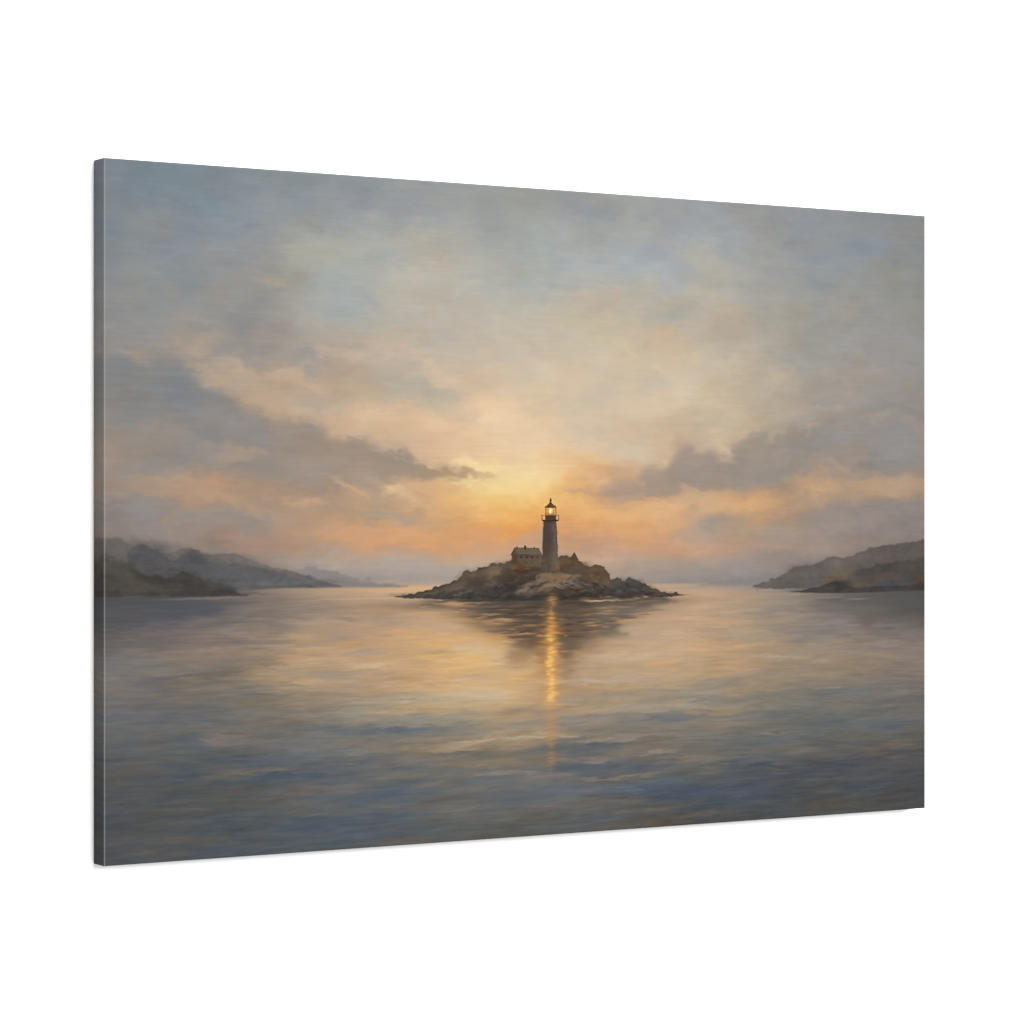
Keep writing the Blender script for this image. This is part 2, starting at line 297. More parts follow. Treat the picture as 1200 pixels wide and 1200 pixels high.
    (1281.6, 441.1, 21.3, 7.03, -20, (157, 146, 137), 0.6),
    (1380.5, 505.8, 109.0, 17.06, -8, (149, 138, 131), 0.7),
    (1453.8, 485.8, 62.8, 11.47, -5, (141, 134, 131), 0.75),
    (1317.3, 517.1, 60.9, 14.12, 0, (153, 142, 135), 0.5),
    (1453.8, 521.6, 55.4, 14.34, 0, (139, 128, 123), 0.5),
    (1176.2, 530.7, 69.4, 9.73, 0, (169, 150, 132), 0.5),
    (1133.0, 558.2, 85.9, 8.3, 0, (179, 150, 131), 0.6),
    (1255.0, 556.2, 70.7, 7.01, 0, (161, 140, 126), 0.5),
    (1064.8, 520.7, 40.6, 12.35, -5, (164, 150, 138), 0.85),
    (1014.3, 538.3, 43.5, 8.19, 0, (175, 154, 137), 0.6),
    (1031.1, 554.8, 43.7, 6.83, 3, (199, 160, 129), 0.6),
    (948.0, 497.4, 98.8, 10.83, -6, (218, 177, 130), 0.5),
    (874.5, 533.7, 97.1, 8.05, 0, (212, 164, 118), 0.5),
    (818.2, 500.1, 63.9, 8.0, 0, (229, 183, 125), 0.5),
    (615.5, 571.7, 45.7, 7.81, 0, (196, 166, 138), 0.5),
    (379.0, 563.3, 43.1, 6.32, -4, (176, 160, 146), 0.6),
    (495.5, 583.5, 88.7, 10.26, 0, (178, 164, 152), 0.4),
    (1081.8, 593.6, 101.9, 8.25, 0, (155, 147, 140), 0.5),
    (834.2, 566.9, 48.1, 8.01, 0, (201, 166, 136), 0.5),
    (964.5, 581.5, 82.7, 8.14, 0, (170, 154, 142), 0.4),
    (238.0, 338.7, 69.3, 17.38, 22, (174, 155, 137), 0.35),
    (121.9, 402.3, 67.2, 14.68, 5, (146, 140, 135), 0.5),
    (238.0, 431.8, 69.3, 12.42, 6, (149, 141, 134), 0.55),
    (35.5, 391.2, 47.3, 12.1, 0, (145, 139, 134), 0.5),
    (217.2, 409.7, 35.8, 6.19, 8, (170, 152, 136), 0.5),
    (300.8, 478.8, 33.8, 6.26, 14, (186, 154, 128), 0.5),
    (75.1, 473.4, 39.9, 6.08, 6, (175, 148, 127), 0.5),
    (265.8, 500.1, 41.9, 6.23, 8, (178, 150, 127), 0.4),
    (203.5, 515.0, 46.7, 7.42, 5, (147, 140, 134), 0.5),
    (407.8, 487.4, 57.8, 6.34, 12, (186, 158, 130), 0.5),
    (444.1, 500.1, 35.0, 5.1, 6, (170, 151, 133), 0.5),
    (329.1, 374.5, 12.8, 5.02, 20, (183, 162, 141), 0.5),
    (396.3, 382.3, 14.4, 4.43, 10, (200, 175, 148), 0.5),
    (469.0, 403.0, 14.7, 4.47, 24, (204, 177, 146), 0.5),
    (532.6, 424.1, 23.9, 4.51, 14, (217, 187, 147), 0.5),
    (307.8, 352.3, 28.2, 7.52, 24, (195, 170, 144), 0.5),
    (1344.3, 316.0, 72.1, 11.33, -8, (157, 149, 142), 0.5),
    (1237.4, 337.8, 59.8, 9.8, -10, (176, 161, 144), 0.5),
    (1435.3, 299.8, 55.2, 17.17, 0, (149, 144, 139), 0.5),
    (1453.8, 414.1, 55.4, 11.47, 0, (141, 136, 132), 0.5),
    (1167.6, 434.9, 69.3, 8.33, -8, (149, 140, 132), 0.5),
    (1031.1, 475.5, 50.4, 5.47, -6, (201, 167, 133), 0.5),
]
WATER_DABS = [
    (422.3, 726.3, 72.6, 3.81, 0, (187, 162, 138), 0.8),
    (451.4, 731.0, 35.1, 2.55, 0, (200, 174, 146), 0.6),
    (379.0, 752.9, 68.9, 7.58, 0, (168, 150, 133), 0.6),
    (404.9, 709.4, 46.2, 5.07, 0, (159, 147, 134), 0.6),
    (379.0, 740.3, 57.4, 5.06, 0, (151, 144, 135), 0.6),
    (607.9, 704.2, 39.5, 9.1, 0, (206, 182, 150), 0.7),
    (555.1, 674.5, 60.0, 10.33, 0, (190, 163, 137), 0.6),
    (585.2, 752.9, 60.4, 6.48, 0, (197, 173, 144), 0.6),
    (615.5, 776.0, 76.1, 10.41, 0, (197, 177, 150), 0.7),
    (510.3, 777.6, 20.8, 5.14, 0, (194, 175, 150), 0.6),
    (436.8, 775.1, 72.8, 6.37, 0, (159, 148, 135), 0.5),
    (661.4, 722.6, 30.8, 13.09, 0, (200, 179, 151), 0.5),
    (300.8, 724.2, 56.3, 3.75, 0, (172, 153, 132), 0.7),
    (279.7, 702.3, 14.0, 6.24, 0, (166, 146, 127), 0.6),
    (221.4, 673.6, 16.6, 8.67, 0, (148, 132, 122), 0.7),
    (293.8, 735.2, 47.8, 5.0, 0, (155, 141, 125), 0.6),
    (155.7, 716.4, 40.7, 4.91, 0, (132, 122, 114), 0.5),
    (189.8, 733.4, 41.1, 3.7, 0, (100, 99, 99), 0.6),
    (128.7, 718.1, 21.6, 3.67, 0, (137, 126, 117), 0.5),
    (81.8, 741.1, 39.9, 7.3, 0, (105, 98, 95), 0.5),
    (35.5, 711.8, 39.5, 7.26, 0, (116, 113, 111), 0.6),
    (15.8, 757.1, 13.1, 2.41, 0, (124, 109, 99), 0.7),
    (101.8, 780.8, 80.3, 9.76, 0, (102, 104, 107), 0.5),
    (128.7, 800.1, 67.4, 7.35, 0, (100, 102, 105), 0.6),
    (451.4, 827.9, 76.0, 6.38, 0, (103, 109, 114), 0.8),
    (555.1, 825.6, 45.0, 5.17, 0, (120, 121, 119), 0.5),
    (350.4, 821.3, 57.0, 6.3, 0, (106, 109, 110), 0.6),
    (540.1, 809.6, 74.7, 5.16, 0, (144, 139, 131), 0.5),
    (607.9, 853.8, 54.7, 5.2, 0, (174, 152, 132), 0.65),
    (633.8, 848.3, 30.6, 3.26, 0, (184, 161, 139), 0.6),
    (577.6, 858.9, 36.2, 3.24, 0, (160, 142, 125), 0.5),
    (422.3, 845.8, 87.1, 5.08, 0, (128, 121, 114), 0.6),
    (525.2, 875.9, 59.5, 5.15, 0, (130, 121, 113), 0.6),
    (592.7, 868.7, 45.4, 5.19, 0, (108, 107, 107), 0.6),
    (466.1, 880.9, 58.7, 6.39, 0, (102, 105, 107), 0.6),
    (339.0, 887.5, 45.5, 10.06, 0, (94, 98, 108), 0.8),
    (495.5, 893.8, 44.3, 6.41, 0, (118, 113, 105), 0.7),
    (480.8, 912.3, 64.8, 7.68, 0, (96, 102, 109), 0.8),
    (371.8, 909.3, 71.7, 6.31, 0, (114, 107, 101), 0.8),
    (458.7, 923.9, 43.9, 7.66, 0, (95, 100, 107), 0.6),
    (473.4, 941.3, 58.8, 5.12, 0, (117, 109, 100), 0.8),
    (379.0, 942.5, 71.8, 5.06, 0, (106, 103, 97), 0.6),
    (357.5, 966.5, 71.4, 11.34, 0, (85, 92, 101), 0.85),
    (451.4, 961.8, 58.5, 6.38, 0, (90, 95, 100), 0.6),
    (592.7, 949.1, 36.3, 5.19, 0, (122, 115, 108), 0.6),
    (623.1, 933.9, 30.5, 3.91, 0, (98, 99, 101), 0.6),
    (615.5, 924.3, 24.3, 5.21, 0, (118, 110, 105), 0.6),
    (495.5, 993.8, 59.1, 5.13, 0, (100, 93, 87), 0.6),
    (393.4, 1006.6, 57.6, 6.33, 0, (88, 84, 80), 0.5),
    (210.3, 862.7, 41.3, 8.66, 0, (88, 94, 103), 0.8),
    (144.9, 882.9, 48.7, 8.59, 0, (82, 88, 96), 0.8),
    (286.7, 887.4, 42.1, 7.5, 0, (81, 89, 97), 0.8),
    (213.1, 877.6, 35.8, 3.71, 0, (108, 103, 98), 0.7),
    (199.3, 831.3, 24.7, 6.18, 0, (123, 112, 105), 0.8),
    (68.5, 830.6, 34.5, 6.07, 0, (102, 98, 94), 0.7),
    (131.3, 828.4, 27.0, 6.12, 0, (94, 98, 104), 0.6),
    (293.8, 800.2, 28.1, 7.5, 0, (130, 118, 110), 0.7),
    (251.8, 811.1, 55.6, 4.98, 0, (110, 106, 102), 0.5),
    (293.8, 846.5, 28.1, 7.5, 0, (106, 108, 112), 0.6),
    (300.8, 914.4, 31.0, 3.75, 0, (114, 101, 95), 0.8),
    (238.0, 919.8, 55.4, 4.97, 0, (98, 93, 88), 0.6),
    (155.7, 924.0, 54.3, 4.91, 0, (91, 89, 86), 0.5),
    (265.8, 948.7, 50.2, 6.23, 0, (83, 89, 95), 0.7),
    (189.8, 954.3, 41.1, 7.4, 0, (78, 85, 92), 0.7),
    (15.8, 934.5, 26.2, 12.07, 0, (78, 82, 89), 0.6),
    (22.3, 965.1, 21.0, 7.25, 0, (89, 87, 84), 0.5),
    (88.4, 889.9, 53.3, 6.09, 0, (91, 89, 88), 0.5),
    (35.5, 857.0, 52.6, 4.84, 0, (100, 97, 93), 0.5),
    (35.5, 905.4, 52.6, 7.26, 0, (89, 92, 96), 0.5),
    (834.2, 764.6, 112.3, 4.01, 0, (185, 163, 140), 0.75),
    (931.5, 756.9, 65.6, 5.4, 0, (178, 159, 140), 0.6),
    (739.1, 737.9, 94.1, 10.57, 0, (176, 155, 133), 0.3),
    (997.7, 807.9, 60.0, 5.45, 0, (170, 155, 139), 0.75),
    (1081.8, 777.9, 51.0, 5.5, 0, (130, 127, 121), 0.6),
    (964.5, 785.0, 99.2, 5.43, 0, (143, 136, 127), 0.6),
    (898.8, 809.7, 65.1, 5.38, 0, (157, 143, 127), 0.6),
    (981.0, 826.3, 66.4, 6.79, 0, (114, 115, 117), 0.8),
    (1064.8, 799.3, 33.8, 8.23, 0, (122, 123, 121), 0.6),
    (1047.9, 842.5, 67.4, 6.85, 0, (132, 123, 113), 0.6),
    (818.2, 793.5, 63.9, 8.0, 0, (150, 140, 128), 0.5),
    (834.2, 823.4, 96.2, 6.68, 0, (125, 123, 120), 0.6),
    (707.8, 844.9, 43.6, 2.63, 0, (177, 157, 136), 0.8),
    (842.2, 858.5, 38.6, 4.01, 0, (152, 137, 123), 0.75),
    (818.2, 868.1, 70.3, 6.67, 0, (98, 103, 107), 0.8),
    (948.0, 881.9, 42.8, 2.71, 0, (150, 135, 121), 0.6),
    (907.0, 872.0, 29.4, 5.39, 0, (129, 116, 107), 0.6),
    (818.2, 885.5, 41.5, 4.0, 0, (151, 132, 119), 0.7),
    (723.4, 873.2, 62.5, 6.59, 0, (105, 107, 108), 0.6),
    (915.1, 903.4, 65.4, 8.09, 0, (93, 98, 105), 0.8),
    (802.2, 895.4, 63.7, 7.98, 0, (90, 96, 103), 0.7),
    (890.7, 915.7, 48.8, 2.69, 0, (123, 114, 105), 0.7),
    (902.1, 933.7, 81.5, 8.08, 0, (92, 98, 106), 0.8),
    (997.7, 949.5, 86.6, 12.25, 0, (81, 87, 98), 0.85),
    (834.2, 935.6, 96.2, 5.34, 0, (108, 111, 115), 0.6),
    (715.6, 940.0, 62.4, 6.59, 0, (97, 102, 108), 0.7),
    (834.2, 957.0, 80.2, 5.34, 0, (106, 99, 93), 0.7),
    (762.6, 954.4, 37.8, 3.97, 0, (114, 105, 97), 0.6),
    (802.2, 981.9, 79.6, 6.65, 0, (89, 92, 96), 0.6),
    (964.5, 991.1, 49.6, 5.43, 0, (91, 82, 77), 0.6),
    (1047.9, 982.2, 33.7, 4.11, 0, (102, 92, 87), 0.6),
    (1115.9, 865.9, 85.6, 8.28, 0, (101, 105, 107), 0.6),
    (1219.8, 891.2, 45.6, 5.59, 0, (116, 108, 100), 0.75),
    (1115.9, 889.4, 34.2, 5.52, 0, (117, 109, 102), 0.6),
    (1141.6, 909.9, 44.8, 6.92, 0, (78, 83, 93), 0.8),
    (1133.0, 939.9, 85.9, 12.45, 0, (80, 84, 94), 0.85),
    (1344.3, 919.4, 108.2, 11.33, 0, (79, 82, 91), 0.8),
    (1255.0, 923.6, 53.0, 7.01, 0, (79, 84, 92), 0.7),
    (1417.0, 892.8, 25.7, 5.71, 0, (111, 102, 97), 0.6),
    (1299.4, 944.1, 71.4, 7.05, 0, (86, 85, 83), 0.6),
    (1272.7, 969.4, 106.5, 8.43, 0, (80, 79, 79), 0.5),
    (1380.5, 855.7, 109.0, 8.53, 0, (100, 99, 99), 0.6),
    (1255.0, 850.7, 106.0, 11.22, 0, (102, 105, 106), 0.6),
    (1344.3, 800.4, 108.2, 8.5, 0, (107, 109, 110), 0.6),
    (1281.6, 789.9, 35.6, 2.81, 0, (148, 135, 121), 0.7),
    (1150.3, 732.9, 86.3, 4.16, 0, (178, 159, 139), 0.7),
    (1272.7, 730.6, 71.0, 8.43, 0, (151, 137, 124), 0.6),
    (1407.8, 722.7, 54.9, 4.28, 0, (141, 128, 119), 0.6),
    (1167.6, 763.9, 58.9, 5.55, 0, (149, 137, 124), 0.5),
    (1115.9, 700.3, 51.4, 8.28, 0, (165, 151, 136), 0.5),
    (1115.9, 810.7, 51.4, 6.9, 0, (144, 134, 120), 0.6),
    (1202.3, 799.8, 87.3, 5.58, 0, (118, 115, 109), 0.5),
    (1176.2, 829.5, 69.4, 6.95, 0, (105, 107, 106), 0.5),
    (964.5, 696.8, 99.2, 21.7, 0, (181, 161, 141), 0.5),
    (931.5, 727.1, 82.0, 8.11, 0, (188, 168, 145), 0.6),
    (866.4, 734.8, 48.5, 10.73, 0, (180, 162, 141), 0.4),
    (585.2, 636.3, 75.5, 5.19, 0, (177, 156, 137), 0.5),
    (422.3, 665.3, 87.1, 10.17, 0, (168, 152, 138), 0.4),
    (379.0, 683.4, 37.3, 6.32, 0, (165, 146, 130), 0.5),
    (466.1, 691.8, 58.7, 5.11, 0, (183, 159, 136), 0.5),
    (55.3, 628.7, 52.9, 4.85, 0, (89, 90, 93), 0.5),
    (676.8, 900.0, 46.3, 3.28, 0, (138, 124, 114), 0.6),
    (818.2, 916.1, 54.3, 3.33, 0, (130, 118, 110), 0.6),
    (555.1, 913.5, 45.0, 3.23, 0, (129, 118, 109), 0.6),
    (407.8, 855.3, 52.1, 3.17, 0, (136, 126, 116), 0.6),
    (1031.1, 896.5, 67.2, 3.42, 0, (131, 120, 111), 0.6),
    (931.5, 854.1, 65.6, 3.38, 0, (146, 132, 120), 0.6),
    (238.0, 878.8, 41.6, 2.48, 0, (114, 108, 102), 0.6),
    (1167.6, 861.1, 52.0, 2.78, 0, (129, 120, 111), 0.6),
    (495.5, 820.7, 53.2, 3.21, 0, (159, 145, 130), 0.5),
    (754.8, 824.3, 78.7, 3.97, 0, (161, 145, 130), 0.5),
]
MOTIF = [
    ([(300.8, 585.2), (319.1, 581.0), (330.5, 580.5), (343.3, 585.7), (364.7, 589.7), (381.9, 593.7), (400.6, 596.4), (425.2, 602.5), (451.4, 606.0), (495.5, 610.4), (495.5, 613.0), (300.8, 611.5)], (132, 126, 124), 2.0, 2, 0.6),
    ([(300.8, 597.7), (379.0, 601.2), (436.8, 607.1), (480.8, 610.8), (480.8, 612.8), (300.8, 610.9)], (124, 120, 121), 2.4, 1, 0.5),
    ([(1031.1, 615.0), (1081.8, 610.1), (1124.5, 605.1), (1167.6, 600.1), (1219.8, 595.1), (1219.8, 623.0), (1031.1, 617.7)], (132, 128, 128), 2.2, 1.5, 0.6),
    ([(-19.4, 538.6), (2.7, 537.5), (22.3, 538.2), (35.5, 543.7), (46.0, 546.8), (55.3, 545.6), (64.5, 546.3), (75.1, 550.0), (83.1, 556.1), (95.1, 558.6), (108.5, 556.3), (121.9, 552.7), (131.3, 551.6), (144.9, 556.6), (155.7, 560.3), (172.0, 561.7), (185.7, 559.3), (203.5, 561.9), (217.2, 564.5), (233.8, 570.9), (258.8, 578.6), (279.7, 583.8), (305.0, 587.8), (329.1, 595.6), (357.5, 604.8), (379.0, 610.1), (379.0, 611.4), (-19.4, 608.2)], (103, 98, 96), 1.6, 1.0, 0.85),
    (75.1, 550.0, 53.2, 7.3, 5, (112, 104, 99), 0.6),
    (224.1, 574.5, 55.2, 7.44, 10, (122, 114, 108), 0.6),
    (35.5, 548.5, 39.5, 9.68, 0, (104, 98, 96), 0.5),
    ([(-19.4, 560.2), (2.7, 561.6), (22.3, 565.3), (32.8, 572.7), (38.1, 555.8), (51.3, 548.6), (64.5, 547.5), (77.8, 553.6), (91.1, 562.3), (108.5, 568.5), (119.2, 560.0), (135.4, 557.1), (150.3, 561.5), (159.8, 569.0), (176.1, 576.5), (203.5, 574.3), (231.0, 579.5), (265.8, 587.3), (293.8, 596.4), (322.0, 605.5), (339.0, 610.8), (293.8, 610.2), (210.3, 614.0), (-19.4, 613.0)], (85, 84, 85), 1.8, 1.1, 0.85),
    (68.5, 558.4, 26.5, 8.5, 0, (84, 84, 87), 0.8),
    (142.1, 568.8, 24.3, 7.36, 0, (84, 84, 88), 0.75),
    (196.6, 584.1, 54.8, 9.88, 5, (98, 98, 100), 0.7),
    (238.0, 594.5, 55.4, 7.45, 3, (96, 96, 100), 0.7),
    (300.8, 601.5, 56.3, 5.01, 0, (102, 102, 105), 0.7),
    (101.8, 573.3, 40.1, 9.76, 8, (90, 90, 92), 0.6),
    (222.7, 570.8, 13.8, 8.67, 10, (118, 110, 106), 0.55),
    (224.1, 604.2, 82.8, 3.72, 0, (104, 102, 102), 0.6),
    ([(-19.4, 560.2), (2.7, 567.6), (32.8, 575.1), (48.6, 582.5), (72.5, 590.1), (96.5, 595.2), (108.5, 589.3), (119.2, 585.1), (131.3, 587.1), (142.1, 593.3), (155.7, 597.2), (169.3, 602.3), (185.7, 603.7), (195.2, 606.3), (202.1, 612.6), (210.3, 617.0), (220.0, 618.4), (229.6, 620.4), (224.1, 621.6), (169.3, 621.4), (-19.4, 621.4)], (70, 66, 62), 1.2, 1.0, 0.95),
    (2.7, 578.4, 39.1, 16.86, 10, (84, 80, 75), 0.6),
    (48.6, 599.5, 31.7, 9.69, 15, (84, 80, 74), 0.5),
    (35.5, 592.1, 15.8, 4.84, 15, (100, 90, 80), 0.6),
    (121.9, 598.0, 18.8, 12.23, 0, (68, 66, 64), 0.75),
    (169.3, 610.9, 35.4, 6.15, 0, (68, 66, 64), 0.75),
    (88.4, 608.5, 32.0, 6.09, 0, (92, 86, 76), 0.5),
    (32.8, 609.0, 31.5, 6.05, 0, (88, 80, 70), 0.5),
    (15.8, 608.7, 18.3, 12.07, 0, (72, 70, 66), 0.5),
    (148.9, 602.0, 10.8, 3.68, 10, (88, 82, 74), 0.5),
    (101.8, 588.0, 13.4, 6.1, 20, (76, 74, 72), 0.5),
    (75.1, 616.9, 79.7, 2.43, 0, (66, 64, 62), 0.7),
    (185.7, 612.4, 19.1, 4.93, 0, (66, 64, 63), 0.6),
    (224.1, 617.6, 12.4, 2.73, 0, (98, 92, 90), 0.6),
    (243.5, 619.4, 12.5, 1.24, 0, (112, 104, 100), 0.5),
    (218.6, 611.6, 13.8, 3.72, 0, (116, 108, 102), 0.6),
    ([(1509.5, 547.7), (1472.3, 550.4), (1435.3, 553.8), (1407.8, 555.8), (1380.5, 560.6), (1362.3, 564.7), (1344.3, 571.0), (1326.3, 576.5), (1313.7, 575.0), (1299.4, 573.4), (1287.0, 577.5), (1267.4, 584.4), (1251.5, 588.4), (1237.4, 587.6), (1221.6, 589.5), (1207.6, 599.2), (1188.4, 605.9), (1167.6, 611.2), (1155.4, 613.8), (1139.9, 619.2), (1133.0, 621.8), (1202.3, 625.6), (1509.5, 632.8)], (92, 86, 82), 1.6, 1.0, 0.9),
    (1453.8, 563.2, 73.9, 10.04, -4, (92, 86, 82), 0.5),
    (1344.3, 582.3, 36.1, 9.91, -15, (108, 100, 96), 0.6),
    (1246.2, 601.0, 35.3, 11.21, 0, (104, 98, 94), 0.7),
    (1299.4, 587.5, 28.6, 11.27, 0, (110, 102, 98), 0.6),
    (1237.4, 595.3, 21.1, 8.4, 0, (100, 92, 88), 0.6),
    (1272.7, 618.2, 31.9, 7.03, 0, (100, 96, 94), 0.6),
    (1176.2, 616.9, 31.2, 4.17, -10, (108, 98, 92), 0.8),
    (1205.8, 610.3, 24.5, 5.58, -10, (106, 98, 92), 0.6),
    (1417.0, 588.7, 66.0, 11.42, -5, (104, 92, 84), 0.6),
    (1453.8, 594.8, 36.9, 8.6, 0, (108, 94, 80), 0.5),
    (1472.3, 579.2, 37.1, 11.49, 0, (90, 84, 80), 0.5),
    (1362.3, 602.3, 47.1, 11.35, -10, (90, 86, 84), 0.7),
    (1476.0, 603.6, 40.8, 8.62, 0, (84, 80, 76), 0.7),
    ([(1509.5, 575.2), (1472.3, 579.2), (1435.3, 583.1), (1398.7, 588.5), (1362.3, 596.6), (1335.3, 602.0), (1315.5, 603.2), (1301.2, 610.1), (1287.0, 615.5), (1272.7, 622.4), (1308.4, 628.5), (1509.5, 632.8)], (72, 68, 65), 2.2, 1.4, 0.7),
    (1317.3, 604.6, 23.3, 9.88, -10, (112, 98, 78), 0.8),
    (1294.1, 617.0, 16.0, 8.45, -20, (104, 90, 70), 0.8),
    (1326.3, 596.3, 14.4, 7.07, 0, (104, 96, 86), 0.6),
    (1366.0, 619.4, 36.2, 5.68, -5, (98, 86, 72), 0.7),
    (1426.2, 620.2, 33.0, 7.15, 0, (76, 78, 84), 0.75),
    (1472.3, 617.9, 37.1, 4.31, -4, (82, 80, 82), 0.5),
    (1490.9, 619.6, 16.8, 10.08, 0, (88, 68, 50), 0.75),
    (1407.8, 608.5, 25.6, 5.71, -5, (100, 86, 74), 0.55),
    (1344.3, 613.4, 14.4, 7.08, 0, (96, 88, 80), 0.5),
    ([(1209.3, 630.6), (1237.4, 628.9), (1255.0, 625.6), (1272.7, 623.8), (1287.0, 618.4), (1301.2, 615.7), (1315.5, 617.3), (1329.9, 623.2), (1353.3, 626.3), (1398.7, 624.1), (1453.8, 623.4), (1509.5, 618.4), (1509.5, 631.4), (1435.3, 633.2), (1326.3, 634.4), (1263.9, 632.8)], (62, 58, 57), 1.0, 0.5, 0.9),
    (1317.3, 620.2, 19.7, 5.65, 0, (66, 64, 58), 0.85),
    (1294.1, 624.1, 16.0, 4.23, 0, (80, 72, 62), 0.6),
    (1435.3, 628.9, 73.6, 2.86, 0, (68, 66, 66), 0.7),
    (1263.9, 629.3, 53.1, 2.25, 0, (76, 72, 70), 0.6),
    (35.5, 625.9, 78.9, 7.26, 0, (82, 82, 84), 0.75),
    (128.7, 633.6, 53.9, 7.35, 0, (84, 86, 92), 0.75),
    (148.9, 643.8, 37.9, 6.14, 0, (84, 86, 95), 0.75),
    (61.9, 638.5, 79.5, 8.5, 0, (86, 88, 93), 0.7),
    (9.3, 649.6, 44.4, 10.85, 0, (90, 88, 89), 0.7),
    (182.9, 624.4, 57.4, 1.6, 0, (126, 118, 112), 0.75),
    (121.9, 624.9, 32.3, 1.22, 0, (118, 112, 108), 0.6),
    (101.8, 619.7, 107.0, 1.46, 0, (74, 72, 70), 0.7),
    (238.0, 628.0, 33.3, 2.48, 0, (122, 112, 106), 0.5),
    (28.9, 620.3, 52.5, 1.21, 0, (96, 94, 92), 0.6),
    (1398.7, 641.2, 109.5, 7.12, 0, (90, 88, 86), 0.8),
    (1380.5, 652.3, 90.9, 9.95, 0, (96, 92, 90), 0.75),
    (1472.3, 655.3, 48.2, 14.37, 0, (88, 86, 84), 0.75),
    (1371.4, 673.5, 29.0, 12.79, 0, (108, 100, 95), 0.75),
    (1376.9, 686.4, 14.5, 8.53, 0, (106, 98, 92), 0.6),
    (1308.4, 658.1, 53.7, 8.46, 0, (116, 108, 103), 0.55),
    (1444.5, 674.9, 55.3, 8.59, 0, (100, 94, 90), 0.65),
    (1344.3, 644.6, 10.8, 1.13, 0, (150, 140, 128), 0.5),
    (1362.3, 644.2, 14.5, 0.99, 0, (140, 132, 124), 0.6),
    (1263.9, 637.7, 70.8, 2.81, 0, (128, 118, 110), 0.5),
    (1255.0, 641.8, 88.4, 1.68, 0, (136, 126, 116), 0.5),
    (1202.3, 635.4, 31.4, 1.39, 0, (164, 148, 132), 0.5),
    ([(525.2, 632.0), (585.2, 637.6), (615.5, 644.6), (653.7, 654.4), (664.5, 676.8), (679.9, 694.2), (695.4, 699.8), (715.6, 687.2), (729.7, 708.6), (739.1, 716.7), (762.6, 693.5), (773.7, 722.9), (789.5, 728.7), (805.4, 697.2), (834.2, 681.8), (856.7, 695.7), (869.6, 669.2), (907.0, 656.4), (956.2, 646.5), (997.7, 639.0)], (88, 76, 66), 5, 2.0, 0.8),
    ([(555.1, 631.9), (607.9, 639.2), (643.0, 651.6), (676.8, 665.3), (739.1, 667.9), (818.2, 668.1), (859.9, 660.9), (907.0, 649.7), (981.0, 638.8)], (68, 60, 55), 4, 1.5, 0.78),
    (739.1, 640.1, 203.8, 6.6, 0, (74, 66, 60), 0.9),
    (676.8, 641.7, 92.7, 7.87, 0, (76, 68, 62), 0.9),
    (615.5, 638.1, 51.7, 5.21, 0, (98, 88, 78), 0.8),
    (661.4, 649.3, 67.7, 10.47, 0, (86, 76, 69), 0.85),
    (754.8, 653.6, 110.2, 13.23, 0, (84, 72, 64), 0.9),
    (707.8, 668.6, 52.9, 18.42, 0, (88, 76, 66), 0.85),
    (789.5, 670.2, 53.9, 21.26, 0, (94, 80, 70), 0.85),
    (695.4, 689.3, 20.2, 26.28, 0, (96, 80, 68), 0.75),
    (783.2, 694.0, 20.6, 29.21, 0, (102, 84, 70), 0.75),
    (834.2, 663.1, 48.1, 18.7, 0, (104, 92, 82), 0.8),
    (853.5, 676.9, 19.3, 18.74, 0, (116, 102, 90), 0.7),
    (890.7, 650.7, 65.0, 6.72, 0, (118, 106, 94), 0.75),
    (898.8, 657.6, 39.1, 5.38, 0, (122, 108, 96), 0.6),
    (931.5, 642.0, 55.8, 2.7, 0, (128, 114, 100), 0.7),
    (638.4, 669.8, 45.9, 9.13, 0, (116, 96, 78), 0.65),
    (646.0, 659.5, 39.9, 3.92, 0, (96, 82, 70), 0.8),
    (669.1, 680.9, 46.2, 6.55, 0, (110, 90, 74), 0.6),
    (818.2, 702.8, 25.6, 16.0, 0, (136, 112, 92), 0.55),
    (776.9, 733.6, 14.2, 23.88, 0, (138, 112, 88), 0.5),
    (686.1, 723.2, 17.0, 13.12, 0, (142, 114, 88), 0.45),
    (717.2, 697.7, 20.3, 18.44, 0, (104, 84, 68), 0.6),
    (739.1, 706.2, 18.8, 34.34, 0, (126, 94, 64), 0.6),
    (805.4, 683.8, 12.7, 15.98, 0, (106, 86, 70), 0.6),
    (585.2, 642.7, 24.2, 2.59, 0, (170, 136, 104), 0.6),
    (573.1, 639.9, 18.1, 3.24, 0, (196, 154, 112), 0.8),
    (603.3, 638.5, 30.3, 1.04, 0, (176, 140, 104), 0.7),
    (646.0, 645.1, 30.7, 1.18, 0, (140, 114, 90), 0.6),
    (661.4, 664.4, 18.5, 1.31, 0, (196, 152, 104), 0.8),
    (638.4, 665.9, 24.5, 1.57, 0, (176, 138, 100), 0.6),
    (707.8, 639.6, 46.7, 3.95, 0, (84, 78, 72), 0.6),
    (692.3, 652.5, 31.0, 1.97, 0, (120, 98, 80), 0.5),
    (684.5, 695.6, 21.7, 1.31, 0, (176, 134, 94), 0.6),
    (661.4, 688.6, 24.6, 1.31, 0, (196, 148, 102), 0.6),
    (805.4, 650.6, 15.9, 3.99, 0, (118, 90, 66), 0.55),
    (807.0, 658.6, 14.3, 3.99, 0, (122, 92, 66), 0.45),
    (729.7, 649.2, 6.3, 1.06, 0, (160, 128, 96), 0.6),
    (732.8, 653.2, 9.4, 1.06, 0, (150, 116, 84), 0.6),
    (723.4, 657.0, 7.8, 0.92, 0, (150, 118, 88), 0.5),
    (762.6, 681.6, 22.1, 13.25, 0, (130, 96, 64), 0.5),
    (834.2, 649.7, 38.5, 2.0, 0, (92, 86, 80), 0.6),
    (866.4, 659.7, 38.8, 1.88, 0, (116, 104, 94), 0.6),
